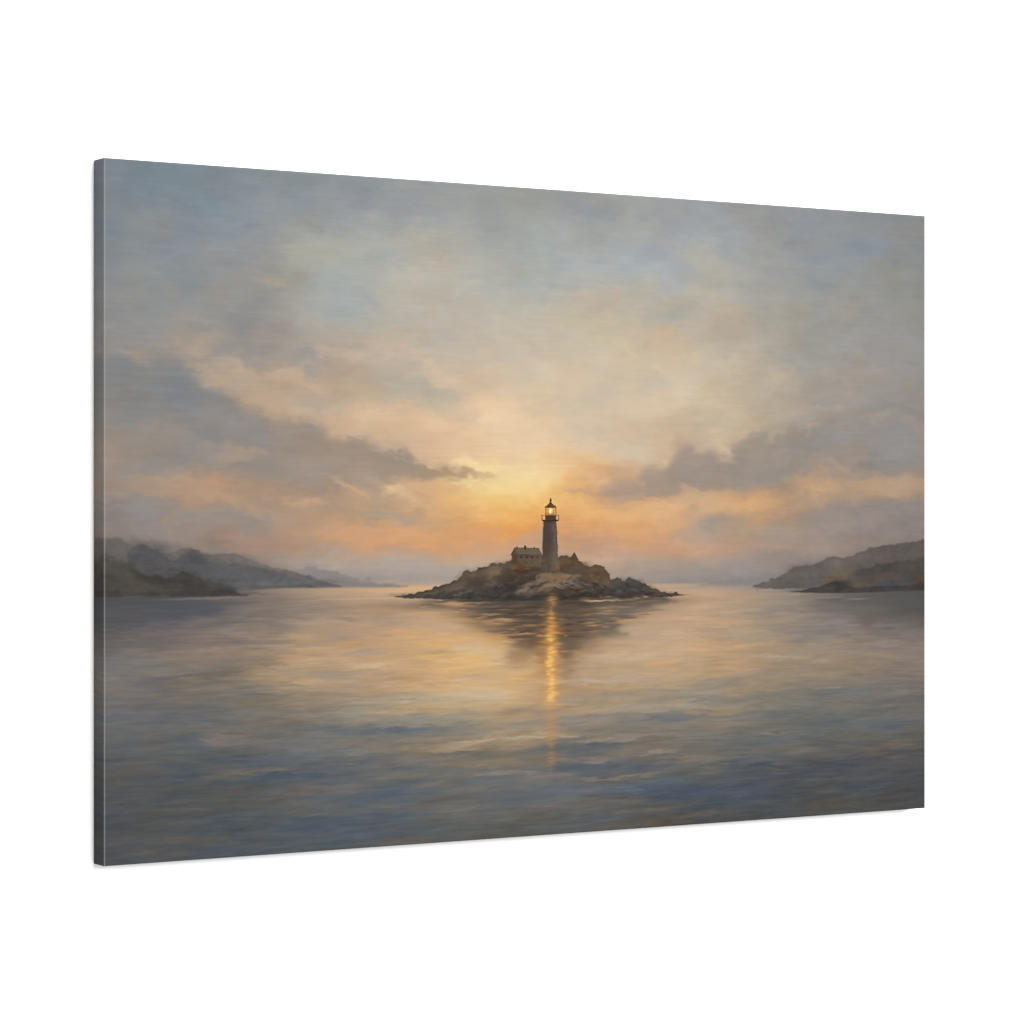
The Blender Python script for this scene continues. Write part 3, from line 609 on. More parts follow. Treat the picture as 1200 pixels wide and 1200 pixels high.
    (834.2, 687.1, 32.1, 1.34, 0, (140, 116, 96), 0.5),
    (802.2, 715.7, 31.8, 1.86, 0, (160, 128, 100), 0.5),
    (794.3, 674.3, 22.2, 1.6, 0, (128, 106, 88), 0.5),
    ([(466.1, 627.3), (480.8, 624.3), (492.6, 621.9), (502.9, 622.7), (513.3, 620.9), (525.2, 617.2), (537.1, 613.6), (546.1, 610.5), (550.6, 609.2), (559.6, 610.0), (567.1, 607.5), (571.6, 605.0), (579.1, 604.4), (585.2, 600.0), (589.7, 594.8), (598.8, 591.0), (609.4, 589.2), (617.0, 586.0), (623.1, 584.8), (630.7, 584.9), (636.9, 579.1), (641.4, 577.1), (649.1, 579.8), (661.4, 578.6), (672.2, 575.5), (679.9, 573.6), (739.1, 568.8), (762.6, 569.0), (769.0, 567.1), (776.9, 568.5), (784.8, 573.2), (797.5, 577.3), (803.8, 578.7), (808.6, 581.4), (818.2, 586.8), (829.4, 583.6), (837.4, 584.3), (847.0, 588.4), (855.1, 596.5), (859.9, 604.6), (869.6, 602.8), (879.3, 606.2), (885.8, 607.7), (890.7, 605.7), (902.1, 605.2), (910.2, 610.7), (918.4, 612.1), (926.6, 613.6), (931.5, 620.4), (944.7, 622.6), (949.6, 621.3), (956.2, 624.8), (967.8, 629.0), (977.7, 629.9), (982.7, 627.9), (991.0, 632.1), (1004.3, 633.7), (964.5, 635.1), (915.1, 635.7), (866.4, 636.9), (818.2, 637.5), (676.8, 635.2), (585.2, 632.4), (525.2, 630.8), (480.8, 628.8)], (71, 62, 55), 0.7, 1.6, 1),
    (510.3, 624.7, 35.6, 3.21, 0, (76, 70, 66), 0.8),
    (547.6, 618.9, 29.9, 5.16, -12, (98, 88, 78), 0.7),
    (577.6, 612.8, 21.1, 6.48, -15, (104, 92, 80), 0.7),
    (555.1, 626.7, 45.0, 3.88, 0, (70, 66, 62), 0.85),
    (603.3, 596.3, 19.7, 6.5, -12, (116, 98, 80), 0.8),
    (615.5, 604.2, 21.3, 7.81, 0, (78, 68, 62), 0.7),
    (638.4, 594.1, 15.3, 7.83, 0, (112, 96, 78), 0.6),
    (646.0, 587.6, 13.8, 6.53, 0, (122, 104, 82), 0.8),
    (644.5, 580.4, 7.7, 2.61, 0, (92, 86, 80), 0.7),
    (592.7, 619.5, 30.3, 6.49, -5, (84, 78, 72), 0.7),
    (615.5, 626.4, 51.7, 6.51, 0, (66, 62, 60), 0.85),
    (649.1, 609.9, 15.3, 6.53, 10, (100, 90, 84), 0.75),
    (670.6, 581.4, 15.4, 6.55, 0, (104, 90, 76), 0.7),
    (661.4, 595.7, 15.4, 6.54, 0, (96, 82, 68), 0.6),
    (676.8, 611.6, 21.6, 11.8, 0, (64, 58, 54), 0.8),
    (643.0, 620.2, 18.4, 5.22, -12, (82, 78, 76), 0.6),
    (673.7, 623.3, 30.9, 7.86, 0, (60, 56, 55), 0.8),
    (627.7, 614.8, 12.2, 3.91, -20, (92, 86, 80), 0.5),
    (684.5, 589.4, 9.3, 6.56, 0, (118, 92, 62), 0.7),
    (650.6, 592.9, 4.6, 3.92, 0, (138, 112, 84), 0.6),
    (636.9, 599.3, 7.6, 3.26, -20, (120, 102, 84), 0.5),
    (570.1, 619.2, 15.1, 2.59, -20, (108, 96, 86), 0.6),
    (534.1, 622.5, 14.9, 2.06, -10, (104, 94, 84), 0.6),
    (585.2, 624.6, 12.1, 2.59, -25, (94, 86, 78), 0.5),
    (695.4, 600.0, 21.7, 6.57, 0, (70, 60, 52), 0.8),
    (670.6, 603.6, 15.4, 5.24, 0, (72, 62, 56), 0.7),
    (715.6, 593.6, 21.8, 5.27, 0, (88, 72, 58), 0.7),
    (773.7, 577.1, 14.2, 7.96, 0, (114, 88, 64), 0.85),
    (783.2, 585.1, 15.8, 7.97, 0, (92, 74, 58), 0.8),
    (805.4, 584.0, 12.7, 5.33, 10, (104, 84, 66), 0.75),
    (770.5, 590.3, 12.6, 3.98, 0, (84, 68, 56), 0.7),
    (818.2, 596.1, 19.2, 9.33, 10, (88, 76, 68), 0.8),
    (799.1, 593.3, 19.1, 6.65, 0, (92, 80, 70), 0.7),
    ([(692.3, 621.0), (704.7, 610.6), (720.3, 600.3), (739.1, 593.9), (762.6, 594.2), (789.5, 598.5), (803.8, 601.3), (795.9, 607.8), (818.2, 612.1), (808.6, 618.7), (770.5, 619.5), (739.1, 619.0), (720.3, 628.0), (695.4, 627.6)], (116, 98, 83), 1.0, 1.6, 0.9),
    (764.2, 598.2, 31.5, 3.97, 4, (126, 106, 86), 0.7),
    (754.8, 604.7, 22.0, 5.29, 0, (134, 108, 80), 0.65),
    (765.8, 608.8, 9.5, 3.98, 0, (146, 112, 74), 0.65),
    (789.5, 599.1, 14.3, 1.59, 0, (146, 116, 84), 0.7),
    (723.4, 609.6, 21.9, 4.61, -14, (122, 104, 86), 0.8),
    (695.4, 621.0, 12.4, 3.42, -18, (134, 122, 110), 0.9),
    (701.6, 614.5, 14.0, 2.89, -25, (124, 112, 100), 0.7),
    (720.3, 622.0, 14.0, 3.16, -12, (128, 118, 108), 0.85),
    (728.1, 613.6, 12.5, 2.11, -12, (80, 70, 64), 0.6),
    (710.9, 617.9, 9.3, 1.58, -35, (72, 66, 62), 0.8),
    (704.7, 626.4, 18.7, 2.1, 0, (92, 84, 78), 0.7),
    (751.6, 615.9, 22.0, 2.65, -4, (132, 120, 108), 0.75),
    (786.4, 611.7, 14.3, 3.98, -4, (122, 114, 112), 0.75),
    (770.5, 615.5, 15.8, 2.12, 0, (116, 106, 98), 0.6),
    (762.6, 623.3, 44.1, 4.64, 0, (70, 60, 53), 0.9),
    (789.5, 623.7, 14.3, 4.65, 0, (100, 76, 58), 0.75),
    (746.9, 619.8, 18.8, 1.85, 0, (84, 74, 66), 0.7),
    (770.5, 631.4, 79.0, 3.98, 0, (56, 52, 50), 0.9),
    (739.1, 625.6, 21.9, 2.64, 0, (78, 68, 60), 0.6),
    (818.2, 610.8, 22.4, 5.33, 0, (86, 78, 74), 0.7),
    (811.8, 620.0, 16.0, 4.0, 0, (76, 66, 60), 0.7),
    ([(807.0, 596.0), (818.2, 587.5), (829.4, 583.6), (837.4, 584.3), (847.0, 588.4), (855.1, 596.5), (859.9, 608.7), (853.5, 615.3), (826.2, 609.6), (808.6, 604.0)], (98, 78, 61), 0.9, 1.4, 0.9),
    (834.2, 589.6, 11.2, 4.01, 0, (110, 90, 68), 0.6),
    (847.0, 604.5, 9.7, 8.03, 0, (99, 76, 55), 0.6),
    (853.5, 612.6, 8.1, 3.35, 0, (114, 90, 64), 0.6),
    (829.4, 600.3, 12.8, 5.34, 0, (88, 72, 60), 0.6),
    (842.2, 615.1, 14.5, 3.34, 0, (110, 98, 90), 0.7),
    (859.9, 618.0, 12.9, 2.68, 0, (118, 98, 80), 0.7),
    (837.4, 623.1, 22.5, 5.35, 0, (72, 64, 60), 0.8),
    (818.2, 630.8, 25.6, 4.0, 0, (58, 54, 52), 0.85),
    (895.6, 611.8, 22.8, 6.05, 0, (78, 74, 72), 0.85),
    (890.7, 609.1, 14.6, 1.88, 0, (94, 88, 82), 0.6),
    (869.6, 610.1, 11.3, 5.37, 0, (96, 86, 76), 0.7),
    (890.7, 622.5, 35.8, 6.72, 0, (68, 66, 65), 0.85),
    (923.3, 621.6, 13.1, 5.4, 0, (88, 80, 74), 0.6),
    (911.9, 626.9, 14.7, 4.04, 0, (64, 62, 63), 0.6),
    (876.1, 626.3, 14.6, 4.03, 0, (88, 82, 78), 0.5),
    (944.7, 626.0, 13.2, 4.06, 0, (96, 86, 76), 0.7),
    (957.8, 630.2, 23.1, 2.98, 0, (84, 78, 72), 0.7),
    (898.8, 633.4, 48.8, 2.15, 0, (64, 60, 58), 0.8),
    (866.4, 631.5, 32.3, 3.35, 0, (64, 60, 58), 0.8),
    (981.0, 632.6, 19.9, 1.22, 0, (90, 80, 72), 0.7),
    (902.1, 618.6, 9.8, 2.69, -30, (86, 82, 80), 0.5),
    (882.6, 617.0, 9.7, 2.15, 20, (84, 80, 78), 0.5),
    (931.5, 631.2, 19.7, 2.03, 0, (76, 70, 66), 0.6),
    ([(783.2, 574.5), (791.1, 563.3), (798.3, 574.6), (797.5, 583.9), (784.0, 583.8)], (90, 70, 55), 0.5, 0.5, 0.95),
    ([(781.6, 573.9), (791.4, 562.1), (799.1, 574.4)], (88, 66, 48), 0.5, 0.3, 0.8),
    (795.1, 579.9, 2.4, 3.99, 0, (98, 82, 68), 0.7),
    ([(676.2, 566.3), (682.2, 555.2), (689.2, 566.2), (729.7, 566.5), (731.2, 584.6), (676.8, 585.3)], (97, 82, 68), 0.5, 0.5, 1),
    ([(679.1, 560.5), (682.1, 554.3), (725.8, 555.8), (732.0, 566.4), (689.2, 566.2), (683.8, 558.5)], (108, 92, 77), 0.5, 0.3, 1),
    ([(675.0, 565.9), (681.9, 554.2), (683.9, 555.8), (677.7, 566.5)], (72, 58, 46), 0.5, 0.2, 0.9),
    (703.2, 566.7, 21.8, 0.92, 0, (72, 58, 48), 0.8),
    (704.7, 557.0, 20.2, 1.05, 0, (108, 92, 76), 0.6),
    (710.9, 573.8, 14.0, 5.27, 0, (95, 80, 69), 0.6),
    (682.2, 573.6, 4.6, 7.87, 0, (74, 60, 48), 0.8),
    (686.1, 580.2, 9.3, 3.94, 0, (84, 64, 46), 0.6),
    (693.5, 569.8, 2.2, 1.58, 0, (58, 48, 44), 0.9),
    (704.1, 569.8, 2.5, 1.71, 0, (56, 50, 50), 0.95),
    (713.6, 569.9, 2.3, 1.71, 0, (54, 46, 44), 0.95),
    (702.4, 578.1, 2.2, 1.45, 0, (70, 58, 50), 0.6),
    (713.3, 577.8, 2.2, 1.45, 0, (70, 58, 50), 0.6),
    (722.6, 570.7, 1.9, 1.58, 0, (66, 54, 49), 0.6),
    (689.2, 555.3, 4.6, 1.18, 0, (120, 102, 82), 0.6),
    (714.0, 556.8, 6.2, 1.19, 0, (118, 100, 80), 0.5),
    (700.0, 561.3, 9.3, 1.58, 0, (98, 82, 68), 0.5),
    (718.7, 562.7, 6.2, 1.32, 0, (116, 98, 78), 0.5),
    ([(684.9, 552.6), (687.3, 552.6), (687.3, 556.6), (684.9, 556.6)], (84, 66, 52), 0.45, 0.2, 0.8),
    ([(716.2, 553.6), (718.7, 553.6), (718.7, 557.3), (716.2, 557.3)], (92, 74, 60), 0.45, 0.2, 0.6),
    ([(698.8, 551.4), (703.2, 551.7), (703.2, 558.0), (698.8, 558.0)], (78, 56, 42), 0.45, 0.2, 1),
    (696.9, 585.6, 12.4, 3.42, 0, (98, 64, 40), 0.75),
    (704.7, 590.9, 24.9, 1.97, 0, (62, 52, 45), 0.7),
    (706.3, 587.6, 6.2, 1.97, 0, (116, 88, 66), 0.7),
    (718.7, 579.2, 7.8, 5.27, 0, (100, 84, 70), 0.7),
    (729.7, 575.3, 6.3, 6.6, 0, (108, 88, 72), 0.7),
    (723.4, 589.8, 9.4, 3.95, 0, (78, 64, 54), 0.7),
    (698.5, 591.5, 14.0, 2.63, 0, (78, 54, 40), 0.7),
    (679.9, 584.1, 6.2, 3.93, 0, (118, 92, 60), 0.6),
    ([(734.7, 514.0), (758.5, 514.0), (760.0, 547.8), (761.5, 573.0), (764.2, 591.5), (730.6, 591.2), (732.5, 572.7), (733.3, 547.6)], (86, 76, 68), 0.6, 0.25, 1),
    ([(734.7, 514.0), (745.3, 514.0), (746.9, 553.0), (742.2, 568.8), (732.3, 571.4), (733.1, 547.6)], (76, 66, 60), 1.8, 0.25, 0.85),
    (744.5, 539.8, 5.5, 15.86, 0, (76, 64, 60), 0.6),
    (755.1, 542.5, 3.1, 26.47, 0, (102, 92, 84), 0.75),
    (755.6, 572.9, 5.5, 14.56, 0, (108, 94, 80), 0.7),
    (740.6, 579.4, 7.8, 9.25, 0, (92, 80, 70), 0.7),
    (759.5, 584.9, 4.7, 7.94, 0, (118, 98, 76), 0.75),
    (734.4, 589.9, 4.7, 3.96, 0, (80, 68, 60), 0.6),
    (743.8, 588.0, 1.6, 5.29, 0, (66, 56, 50), 0.75),
    (751.6, 592.7, 12.6, 2.65, 0, (84, 72, 62), 0.7),
    (746.3, 516.4, 7.9, 1.32, 0, (66, 56, 48), 0.6),
    ([(731.1, 512.3), (763.3, 512.3), (761.4, 514.7), (733.1, 514.7)], (64, 44, 33), 0.45, 0.1, 1),
    ([(737.8, 504.4), (757.8, 504.4), (757.9, 512.8), (737.3, 512.8)], (76, 60, 50), 0.5, 0.15, 1),
    ([(731.1, 504.6), (737.8, 504.6), (737.8, 505.7), (731.1, 505.7)], (130, 88, 54), 0.4, 0.1, 0.8),
    ([(757.6, 504.6), (763.1, 504.6), (763.1, 505.7), (757.6, 505.7)], (134, 92, 58), 0.4, 0.1, 0.8),
    ([(731.1, 504.6), (732.6, 504.6), (732.6, 512.5), (731.1, 512.5)], (112, 74, 46), 0.4, 0.1, 0.8),
    ([(761.7, 504.6), (763.3, 504.6), (763.3, 512.6), (761.7, 512.6)], (116, 78, 50), 0.4, 0.1, 0.8),
    ([(738.1, 493.0), (757.6, 493.0), (757.6, 504.6), (738.1, 504.6)], (222, 158, 84), 0.5, 0.1, 1),
    ([(737.7, 493.3), (739.1, 493.3), (739.1, 504.8), (737.7, 504.8)], (122, 78, 40), 0.4, 0.05, 0.9),
    ([(756.6, 493.2), (758.0, 493.2), (758.0, 504.8), (756.6, 504.8)], (122, 78, 40), 0.4, 0.05, 0.9),
    ([(742.5, 493.3), (743.6, 493.3), (743.6, 504.8), (742.5, 504.8)], (196, 130, 62), 0.4, 0.05, 0.8),
    ([(752.1, 493.3), (753.2, 493.3), (753.2, 504.8), (752.1, 504.8)], (188, 122, 58), 0.4, 0.05, 0.8),
    (747.4, 503.3, 6.3, 1.59, 0, (130, 84, 48), 0.7),
    (747.2, 498.4, 3.3, 4.36, 0, (250, 216, 140), 1),
    (747.2, 498.8, 2.0, 3.17, 0, (255, 246, 204), 1),
    ([(736.4, 493.4), (736.9, 491.7), (741.1, 489.6), (744.7, 486.3), (746.3, 484.0), (748.5, 484.0), (750.0, 486.2), (753.7, 489.5), (757.9, 491.7), (758.4, 493.4)], (100, 66, 42), 0.5, 0.1, 1),
    (747.4, 493.0, 7.2, 0.66, 0, (78, 50, 32), 0.8),
    (751.6, 490.2, 3.8, 1.19, 0, (128, 86, 54), 0.5),
    ([(746.4, 478.5), (748.5, 478.4), (748.8, 480.3), (750.0, 481.6), (748.5, 484.5), (746.3, 484.5), (745.0, 481.9), (746.3, 480.3)], (92, 60, 38), 0.5, 0.1, 1),
    (842.2, 638.9, 28.9, 1.2, 0, (188, 162, 138), 0.9),
    (831.0, 639.4, 16.0, 0.8, 0, (206, 180, 150), 0.7),
    (874.5, 638.9, 22.7, 0.81, 0, (160, 140, 120), 0.5),
    (547.6, 633.1, 6.0, 0.9, 0, (206, 180, 150), 0.6),
    (495.5, 631.3, 20.7, 0.9, 0, (190, 160, 128), 0.5),
    (615.5, 634.8, 60.9, 1.04, 0, (92, 82, 74), 0.6),
    (707.8, 635.1, 108.9, 1.32, 0, (56, 52, 50), 0.8),
    (396.3, 629.1, 43.3, 0.89, 0, (192, 172, 148), 0.5),
    (451.4, 628.7, 38.0, 0.77, 0, (200, 178, 150), 0.45),
    (357.5, 630.0, 34.3, 0.76, 0, (180, 162, 140), 0.35),
]

def rgb(c):
    return np.array(c, float)

def spline_w(x):
    i = np.floor(x).astype(int); t = x - i
    return i, np.stack([(1 - t) ** 3, 3 * t ** 3 - 6 * t ** 2 + 4, -3 * t ** 3 + 3 * t ** 2 + 3 * t + 1, t ** 3]) / 6

def lattice(su, sv, seed):
    """smooth random field with cells of su x sv canvas units, unit spread"""
    rs = np.random.RandomState(seed)
    iu, wu = spline_w(uu / su); iv, wv = spline_w(vv / sv)
    g = rs.standard_normal((iv[-1] + 4, iu[-1] + 4))
    a = sum(g[:, iu + k] * wu[k] for k in range(4))
    f = sum(a[iv + k, :] * wv[k][:, None] for k in range(4))
    return f / f.std()

def fbm(su, sv, seed, octs=3, gain=.5):
    f = 0
    for o in range(octs):
        f = f + gain ** o * lattice(su / 2 ** o, sv / 2 ** o, seed + 17 * o)
    return f / f.std()

def smooth(a, b, x):
    t = np.clip((x - a) / (b - a), 0, 1)
    return t * t * (3 - 2 * t)

def cubic_rows(xk, Y, x):
    """catmull-rom through irregular knots along axis 0"""
    xk = np.asarray(xk, float)
    m = np.empty_like(Y)
    m[1:-1] = (Y[2:] - Y[:-2]) / (xk[2:] - xk[:-2])[:, None, None]
    m[0] = (Y[1] - Y[0]) / (xk[1] - xk[0]); m[-1] = (Y[-1] - Y[-2]) / (xk[-1] - xk[-2])
    i = np.clip(np.searchsorted(xk, x, side='right') - 1, 0, len(xk) - 2)
    h = (xk[i + 1] - xk[i])[:, None, None]; t = ((x - xk[i]) / (xk[i + 1] - xk[i]))[:, None, None]
    return ((2 * t ** 3 - 3 * t ** 2 + 1) * Y[i] + (t ** 3 - 2 * t ** 2 + t) * h * m[i]
            + (-2 * t ** 3 + 3 * t ** 2) * Y[i + 1] + (t ** 3 - t ** 2) * h * m[i + 1])

def lookup(img, u, v):
    x = np.clip(u / DU, 0, NX - 1.001); y = np.clip(v / DV, 0, NY - 1.001)
    i = x.astype(int); j = y.astype(int); a = (x - i)[..., None]; b = (y - j)[..., None]
    return ((img[j, i] * (1 - a) + img[j, i + 1] * a) * (1 - b) + (img[j + 1, i] * (1 - a) + img[j + 1, i + 1] * a) * b)

def blur(m, s):
    if s < .25: return m
    r = int(3 * s + 1); k = np.exp(-.5 * (np.arange(-r, r + 1) / s) ** 2); k /= k.sum()
    for ax in (0, 1):
        p = np.pad(m, [(r, r) if a == ax else (0, 0) for a in (0, 1)], mode='edge')
        n = m.shape[ax]
        m = sum(k[q] * (p[q:q + n, :] if ax == 0 else p[:, q:q + n]) for q in range(2 * r + 1))
    return m

def window(u0, u1, v0, v1, pad):
    i0 = max(int((u0 - pad) / DU), 0); i1 = min(int((u1 + pad) / DU) + 2, NX)
    j0 = max(int((v0 - pad) / DV), 0); j1 = min(int((v1 + pad) / DV) + 2, NY)
    return slice(j0, j1), slice(i0, i1)

def dab(img, x, y, rx, ry, ang, c, al, nu, nv, hard=1.15):
    R = max(rx, ry * 1.0) * 1.9
    w = window(x - R, x + R, y - R, y + R, 30)
    if w[0].stop <= w[0].start or w[1].stop <= w[1].start: return
    a = math.radians(ang); ca, sa = math.cos(a), math.sin(a)
    du = UU[w] + nu[w] - x; dv = VV[w] + nv[w] - y
    d2 = ((du * ca + dv * sa) / rx) ** 2 + ((-du * sa + dv * ca) / ry) ** 2
    m = (al * np.exp(-.75 * d2 ** hard))[..., None]
    img[w] = img[w] * (1 - m) + rgb(c) * m

def poly(img, pts, c, soft, edge, al, nu, nv):
    P = np.array(pts); pad = 12 + 4 * soft
    w = window(P[:, 0].min(), P[:, 0].max(), P[:, 1].min(), P[:, 1].max(), pad)
    if w[0].stop <= w[0].start or w[1].stop <= w[1].start: return
    acc = 0
    for ou, ov in ((-.33, -.33), (.33, -.33), (-.33, .33), (.33, .33), (0, 0)):
        X = UU[w] + ou * DU + edge * nu[w]; Y = VV[w] + ov * DV + edge * nv[w] * np.clip((P[:, 1].max() - VV[w]) / 14, 0, 1)
        ins = np.zeros(X.shape, bool)
        for (x0, y0), (x1, y1) in zip(P, np.roll(P, -1, 0)):
            if y0 == y1: continue
            ins ^= ((Y < y0) != (Y < y1)) & (X < (x1 - x0) * (Y - y0) / (y1 - y0) + x0)
        acc = acc + ins / 5
    m = (al * blur(acc.astype(float), soft * .6))[..., None]
    img[w] = img[w] * (1 - m) + rgb(c) * m

def lean(f):
    """the strokes lean a little, more so away from eye level"""
    v = VV + (VV - 500) * (UU - 750) / 1500 * .11
    return lookup(f[..., None], UU, 1000 - np.abs(1000 - np.abs(v)))[..., 0]

def accent(img, r, k):
    """push masses of tone apart: each against the mean of its surroundings"""
    soft = np.stack([blur(blur(img[::6, ::6, c], r / 6), r / 6) for c in range(3)], -1)
    soft = lookup_small(soft)
    d = img - soft
    return img + k * (.35 * d + .65 * d.mean(-1, keepdims=True))

def lookup_small(s):
    y = np.clip(np.arange(NY) / 6, 0, s.shape[0] - 1.001); x = np.clip(np.arange(NX) / 6, 0, s.shape[1] - 1.001)
    j, i = y.astype(int), x.astype(int); b, a = (y - j)[:, None, None], (x - i)[None, :, None]
    s = s[j] * (1 - b) + s[j + 1] * b
    return s[:, i] * (1 - a) + s[:, i + 1] * a

def paint():
    tones = np.array(TONES, float).reshape(len(TONES), -1, 3)                                # rows, cols, 3
    cols = cubic_rows(np.linspace(0, 1500, tones.shape[1]), tones.transpose(1, 0, 2), uu).transpose(1, 0, 2)
    hz = 610.6 + (UU - 430) * .0062                                                          # the painted horizon
    rv = np.array(ROW_V); cut = int(np.argmax(rv > 614))
    sky = cubic_rows(rv[:cut], cols[:cut], np.minimum(vv, rv[cut - 1]))
    sea = cubic_rows(rv[cut:], cols[cut:], np.maximum(vv, rv[cut]))
    # loose handling: shift the underpainting about so that its edges break up
    fade = smooth(0, 60, np.abs(VV - hz))
    wu, wv = fbm(60, 34, 1, 4, .66) * 13 * fade, fbm(60, 30, 2, 4, .66) * 8 * fade
    sky = lookup(sky, UU + wu, np.minimum(VV + wv, hz))
    fu, fv = lean(fbm(70, 8, 3, 4, .7)) * 24 * fade, lean(fbm(56, 8, 4, 4, .7)) * 4.5 * fade
    sea = lookup(sea, UU + fu, np.maximum(VV + fv, hz))
    su, sv = fbm(32, 20, 11, 4, .66) * 7.5, fbm(32, 18, 12, 4, .66) * 5
    for d in SKY_DABS:
        if isinstance(d[0], list): poly(sky, *d, su, sv)
        else: dab(sky, *d, nu=su, nv=sv)
    bu, bv = lean(fbm(44, 6, 13, 4, .72)) * 15, lean(fbm(36, 6, 14, 4, .72)) * 2.2
    for d in WATER_DABS: dab(sea, *d, nu=bu, nv=bv)
    sky = accent(sky, 30, .42); sea = accent(sea, 30, .25)
    # small touches of warmer, cooler, lighter and darker paint
    t1, t2, t3 = fbm(34, 20, 21, 3, .6), fbm(40, 22, 22, 3, .6), fbm(14, 5, 23, 2)
    sky = sky + (t1 * 1.5 + t3 * .7)[..., None] + t2[..., None] * np.array([.8, 0, -1.0])
    s1, s2, s3 = lean(fbm(44, 6, 24, 4, .75)), lean(fbm(60, 8, 25, 4, .75)), lean(fbm(18, 2.8, 26, 2, .7))
    near = smooth(620, 760, VV)
    sea = sea + ((s1 * 1.6 + s3 * 1.5) * (.35 + .65 * near))[..., None] + (s2 * (.4 + .6 * near))[..., None] * np.array([1.6, .1, -1.8])
    # loose single strokes of the brush, each a little off the tone beneath it
    rs = np.random.RandomState(77); zero = np.zeros_like(UU)
    for n in range(900):
        u, v = rs.uniform(0, 1500), rs.uniform(0, 600)
        c = sky[int(v / DV) % NY, int(min(u / DU, NX - 1))] + rs.normal(0, 3.2) + rs.normal(0, 2.0) * np.array([1, 0, -1.1])
        dab(sky, u, v, rs.uniform(7, 26), rs.uniform(1.6, 5.5), rs.normal(0, 14), c, rs.uniform(.3, .7), su * .8, sv * .8)
    for n in range(1500):
        u, v = rs.uniform(0, 1500), 640 + 360 * rs.uniform() ** 1.1
        c = sea[int(min(v / DV, NY - 1)), int(min(u / DU, NX - 1))] + (np.array([13, 9, 4]) * rs.uniform(.3, 1.1) if rs.uniform() < .5 else np.array([-10, -7, -3]) * rs.uniform(.3, 1.1))
        dab(sea, u, v, rs.uniform(8, 34), rs.uniform(1.0, 2.6), rs.normal(0, 1.5), c, rs.uniform(.25, .7), bu * .5, bv * .8)
    k = smooth(-2.2, 2.2, VV - hz)[..., None]
    img = sky * (1 - k) + sea * k
    # headlands, island, lighthouse
    eu, ev = fbm(7, 5, 31, 2, .6), fbm(8, 5, 32, 2, .6)
    lu, lv = eu * 1.5, ev * 1.0
    wmask = VV > 630
    lu = np.where(wmask, fbm(26, 4, 33, 2) * 5, lu); lv = np.where(wmask, fbm(22, 4, 34, 2) * .9, lv)
    for m in MOTIF:
        if isinstance(m[0], list): poly(img, *m, *((lu * 1.6, lv * 1.2) if min(q[1] for q in m[0]) > 628 else (eu, ev)))
        elif (m[2] < 9 and m[3] < 9) or m[3] < 1.7: dab(img, *m, nu=eu * .5, nv=ev * .35, hard=1.25)
        else: dab(img, *m, nu=lu, nv=lv, hard=1.25)
    # rounded tree tops massed on the headlands
    rs = np.random.RandomState(21)
    for m in MOTIF:
        if not isinstance(m[0], list) or not 15 < len(m[0]) < 50 or min(q[1] for q in m[0]) > 620: continue
        P = np.array(m[0]); one = np.zeros(UU.shape + (3,)); poly(one, m[0], (255, 255, 255), 1.6, 1, 1, eu, ev)
        before = img.copy(); top, bot = P[:, 1].min(), P[:, 1].max()
        for n in range(110):
            u = rs.uniform(P[:, 0].min(), P[:, 0].max()); v = rs.uniform(top, bot)
            i, j = int(np.clip(u / DU, 0, NX - 1)), int(np.clip(v / DV, 0, NY - 1))
            if one[j, i, 0] < 120: continue
            k = rs.choice([-1, 1]); r = rs.uniform(3.5, 8)
            dab(img, u, v, r * 1.25, r * .8, rs.normal(0, 10), before[j, i] + k * np.array([7, 6.4, 5.6]), rs.uniform(.25, .6), eu * 1.4, ev)
        img = before * (1 - one / 255) + img * one / 255
    # broken touches over rock and trees: dark clefts, warm lit facets
    rough = fbm(6, 3.6, 41, 3, .7)
    clumps = fbm(17, 9, 42, 3, .65)
    shape = np.zeros(UU.shape + (3,)); poly(shape, MOTIF[ISLAND][0], (255, 255, 255), .8, 1.6, 1, eu, ev)
    before = img.copy(); rs = np.random.RandomState(9)
    P = np.array(MOTIF[ISLAND][0]); u0, u1 = P[:, 0].min(), P[:, 0].max(); v0, v1 = P[:, 1].min(), P[:, 1].max()
    for n in range(420):
        u = rs.uniform(u0, u1); f = rs.beta(1.3, 1.1); v = v0 + (v1 - v0) * f
        if abs(u - 757) < 62 and v < 596: continue
        if v < v1 - 55 * np.clip(1 - abs(u - 752) / 240, 0.1, 1): continue
        a = rs.normal(-8 if u < 750 else 8, 16)
        if rs.uniform() < .35 + .35 * f: col, al = (48, 43, 40), rs.uniform(.25, .6)
        elif rs.uniform() < .6: col, al = (134, 108, 82), rs.uniform(.15, .42)
        else: col, al = (112, 106, 102), rs.uniform(.15, .4)
        dab(img, u, v, rs.uniform(3, 9), rs.uniform(.9, 2.3), a, col, al, eu * .7, ev * .5)
    keep = shape / 255
    img = before * (1 - keep) + img * keep
    land = np.zeros_like(UU)
    for m in MOTIF:
        if isinstance(m[0], list) and len(m[0]) > 15 and min(q[1] for q in m[0]) < 620:
            one = np.zeros(UU.shape + (3,)); poly(one, m[0], (255, 255, 255), 1.2, 0, 1, eu, ev)
            island = 300 < min(q[0] for q in m[0]) and max(q[0] for q in m[0]) < 1150
            land = np.maximum(land, one[..., 0] / 255 * (.7 if island else .45))
    img = img * (1 + (land * (rough * .03 + clumps * .022))[..., None])
    # ripples cutting across the island's reflection
    rs = np.random.RandomState(33)
    for n in range(230):
        v = 633 + 62 * rs.uniform() ** 1.3; u = rs.normal(752, 105)
        f = abs(u - 752) / (200 * (1.06 - (v - 630) / 80))
        if f > 1.4: continue
        if rs.uniform() < np.clip(f - .15, .12, .9): col, al = (196, 154, 110), rs.uniform(.15, .55) * min(1, .35 + f)
        else: col, al = (70, 60, 53), rs.uniform(.15, .5)
        dab(img, u, v, rs.uniform(4, 20), rs.uniform(.8, 1.7), 0, col, al, eu * .6, ev * .4)
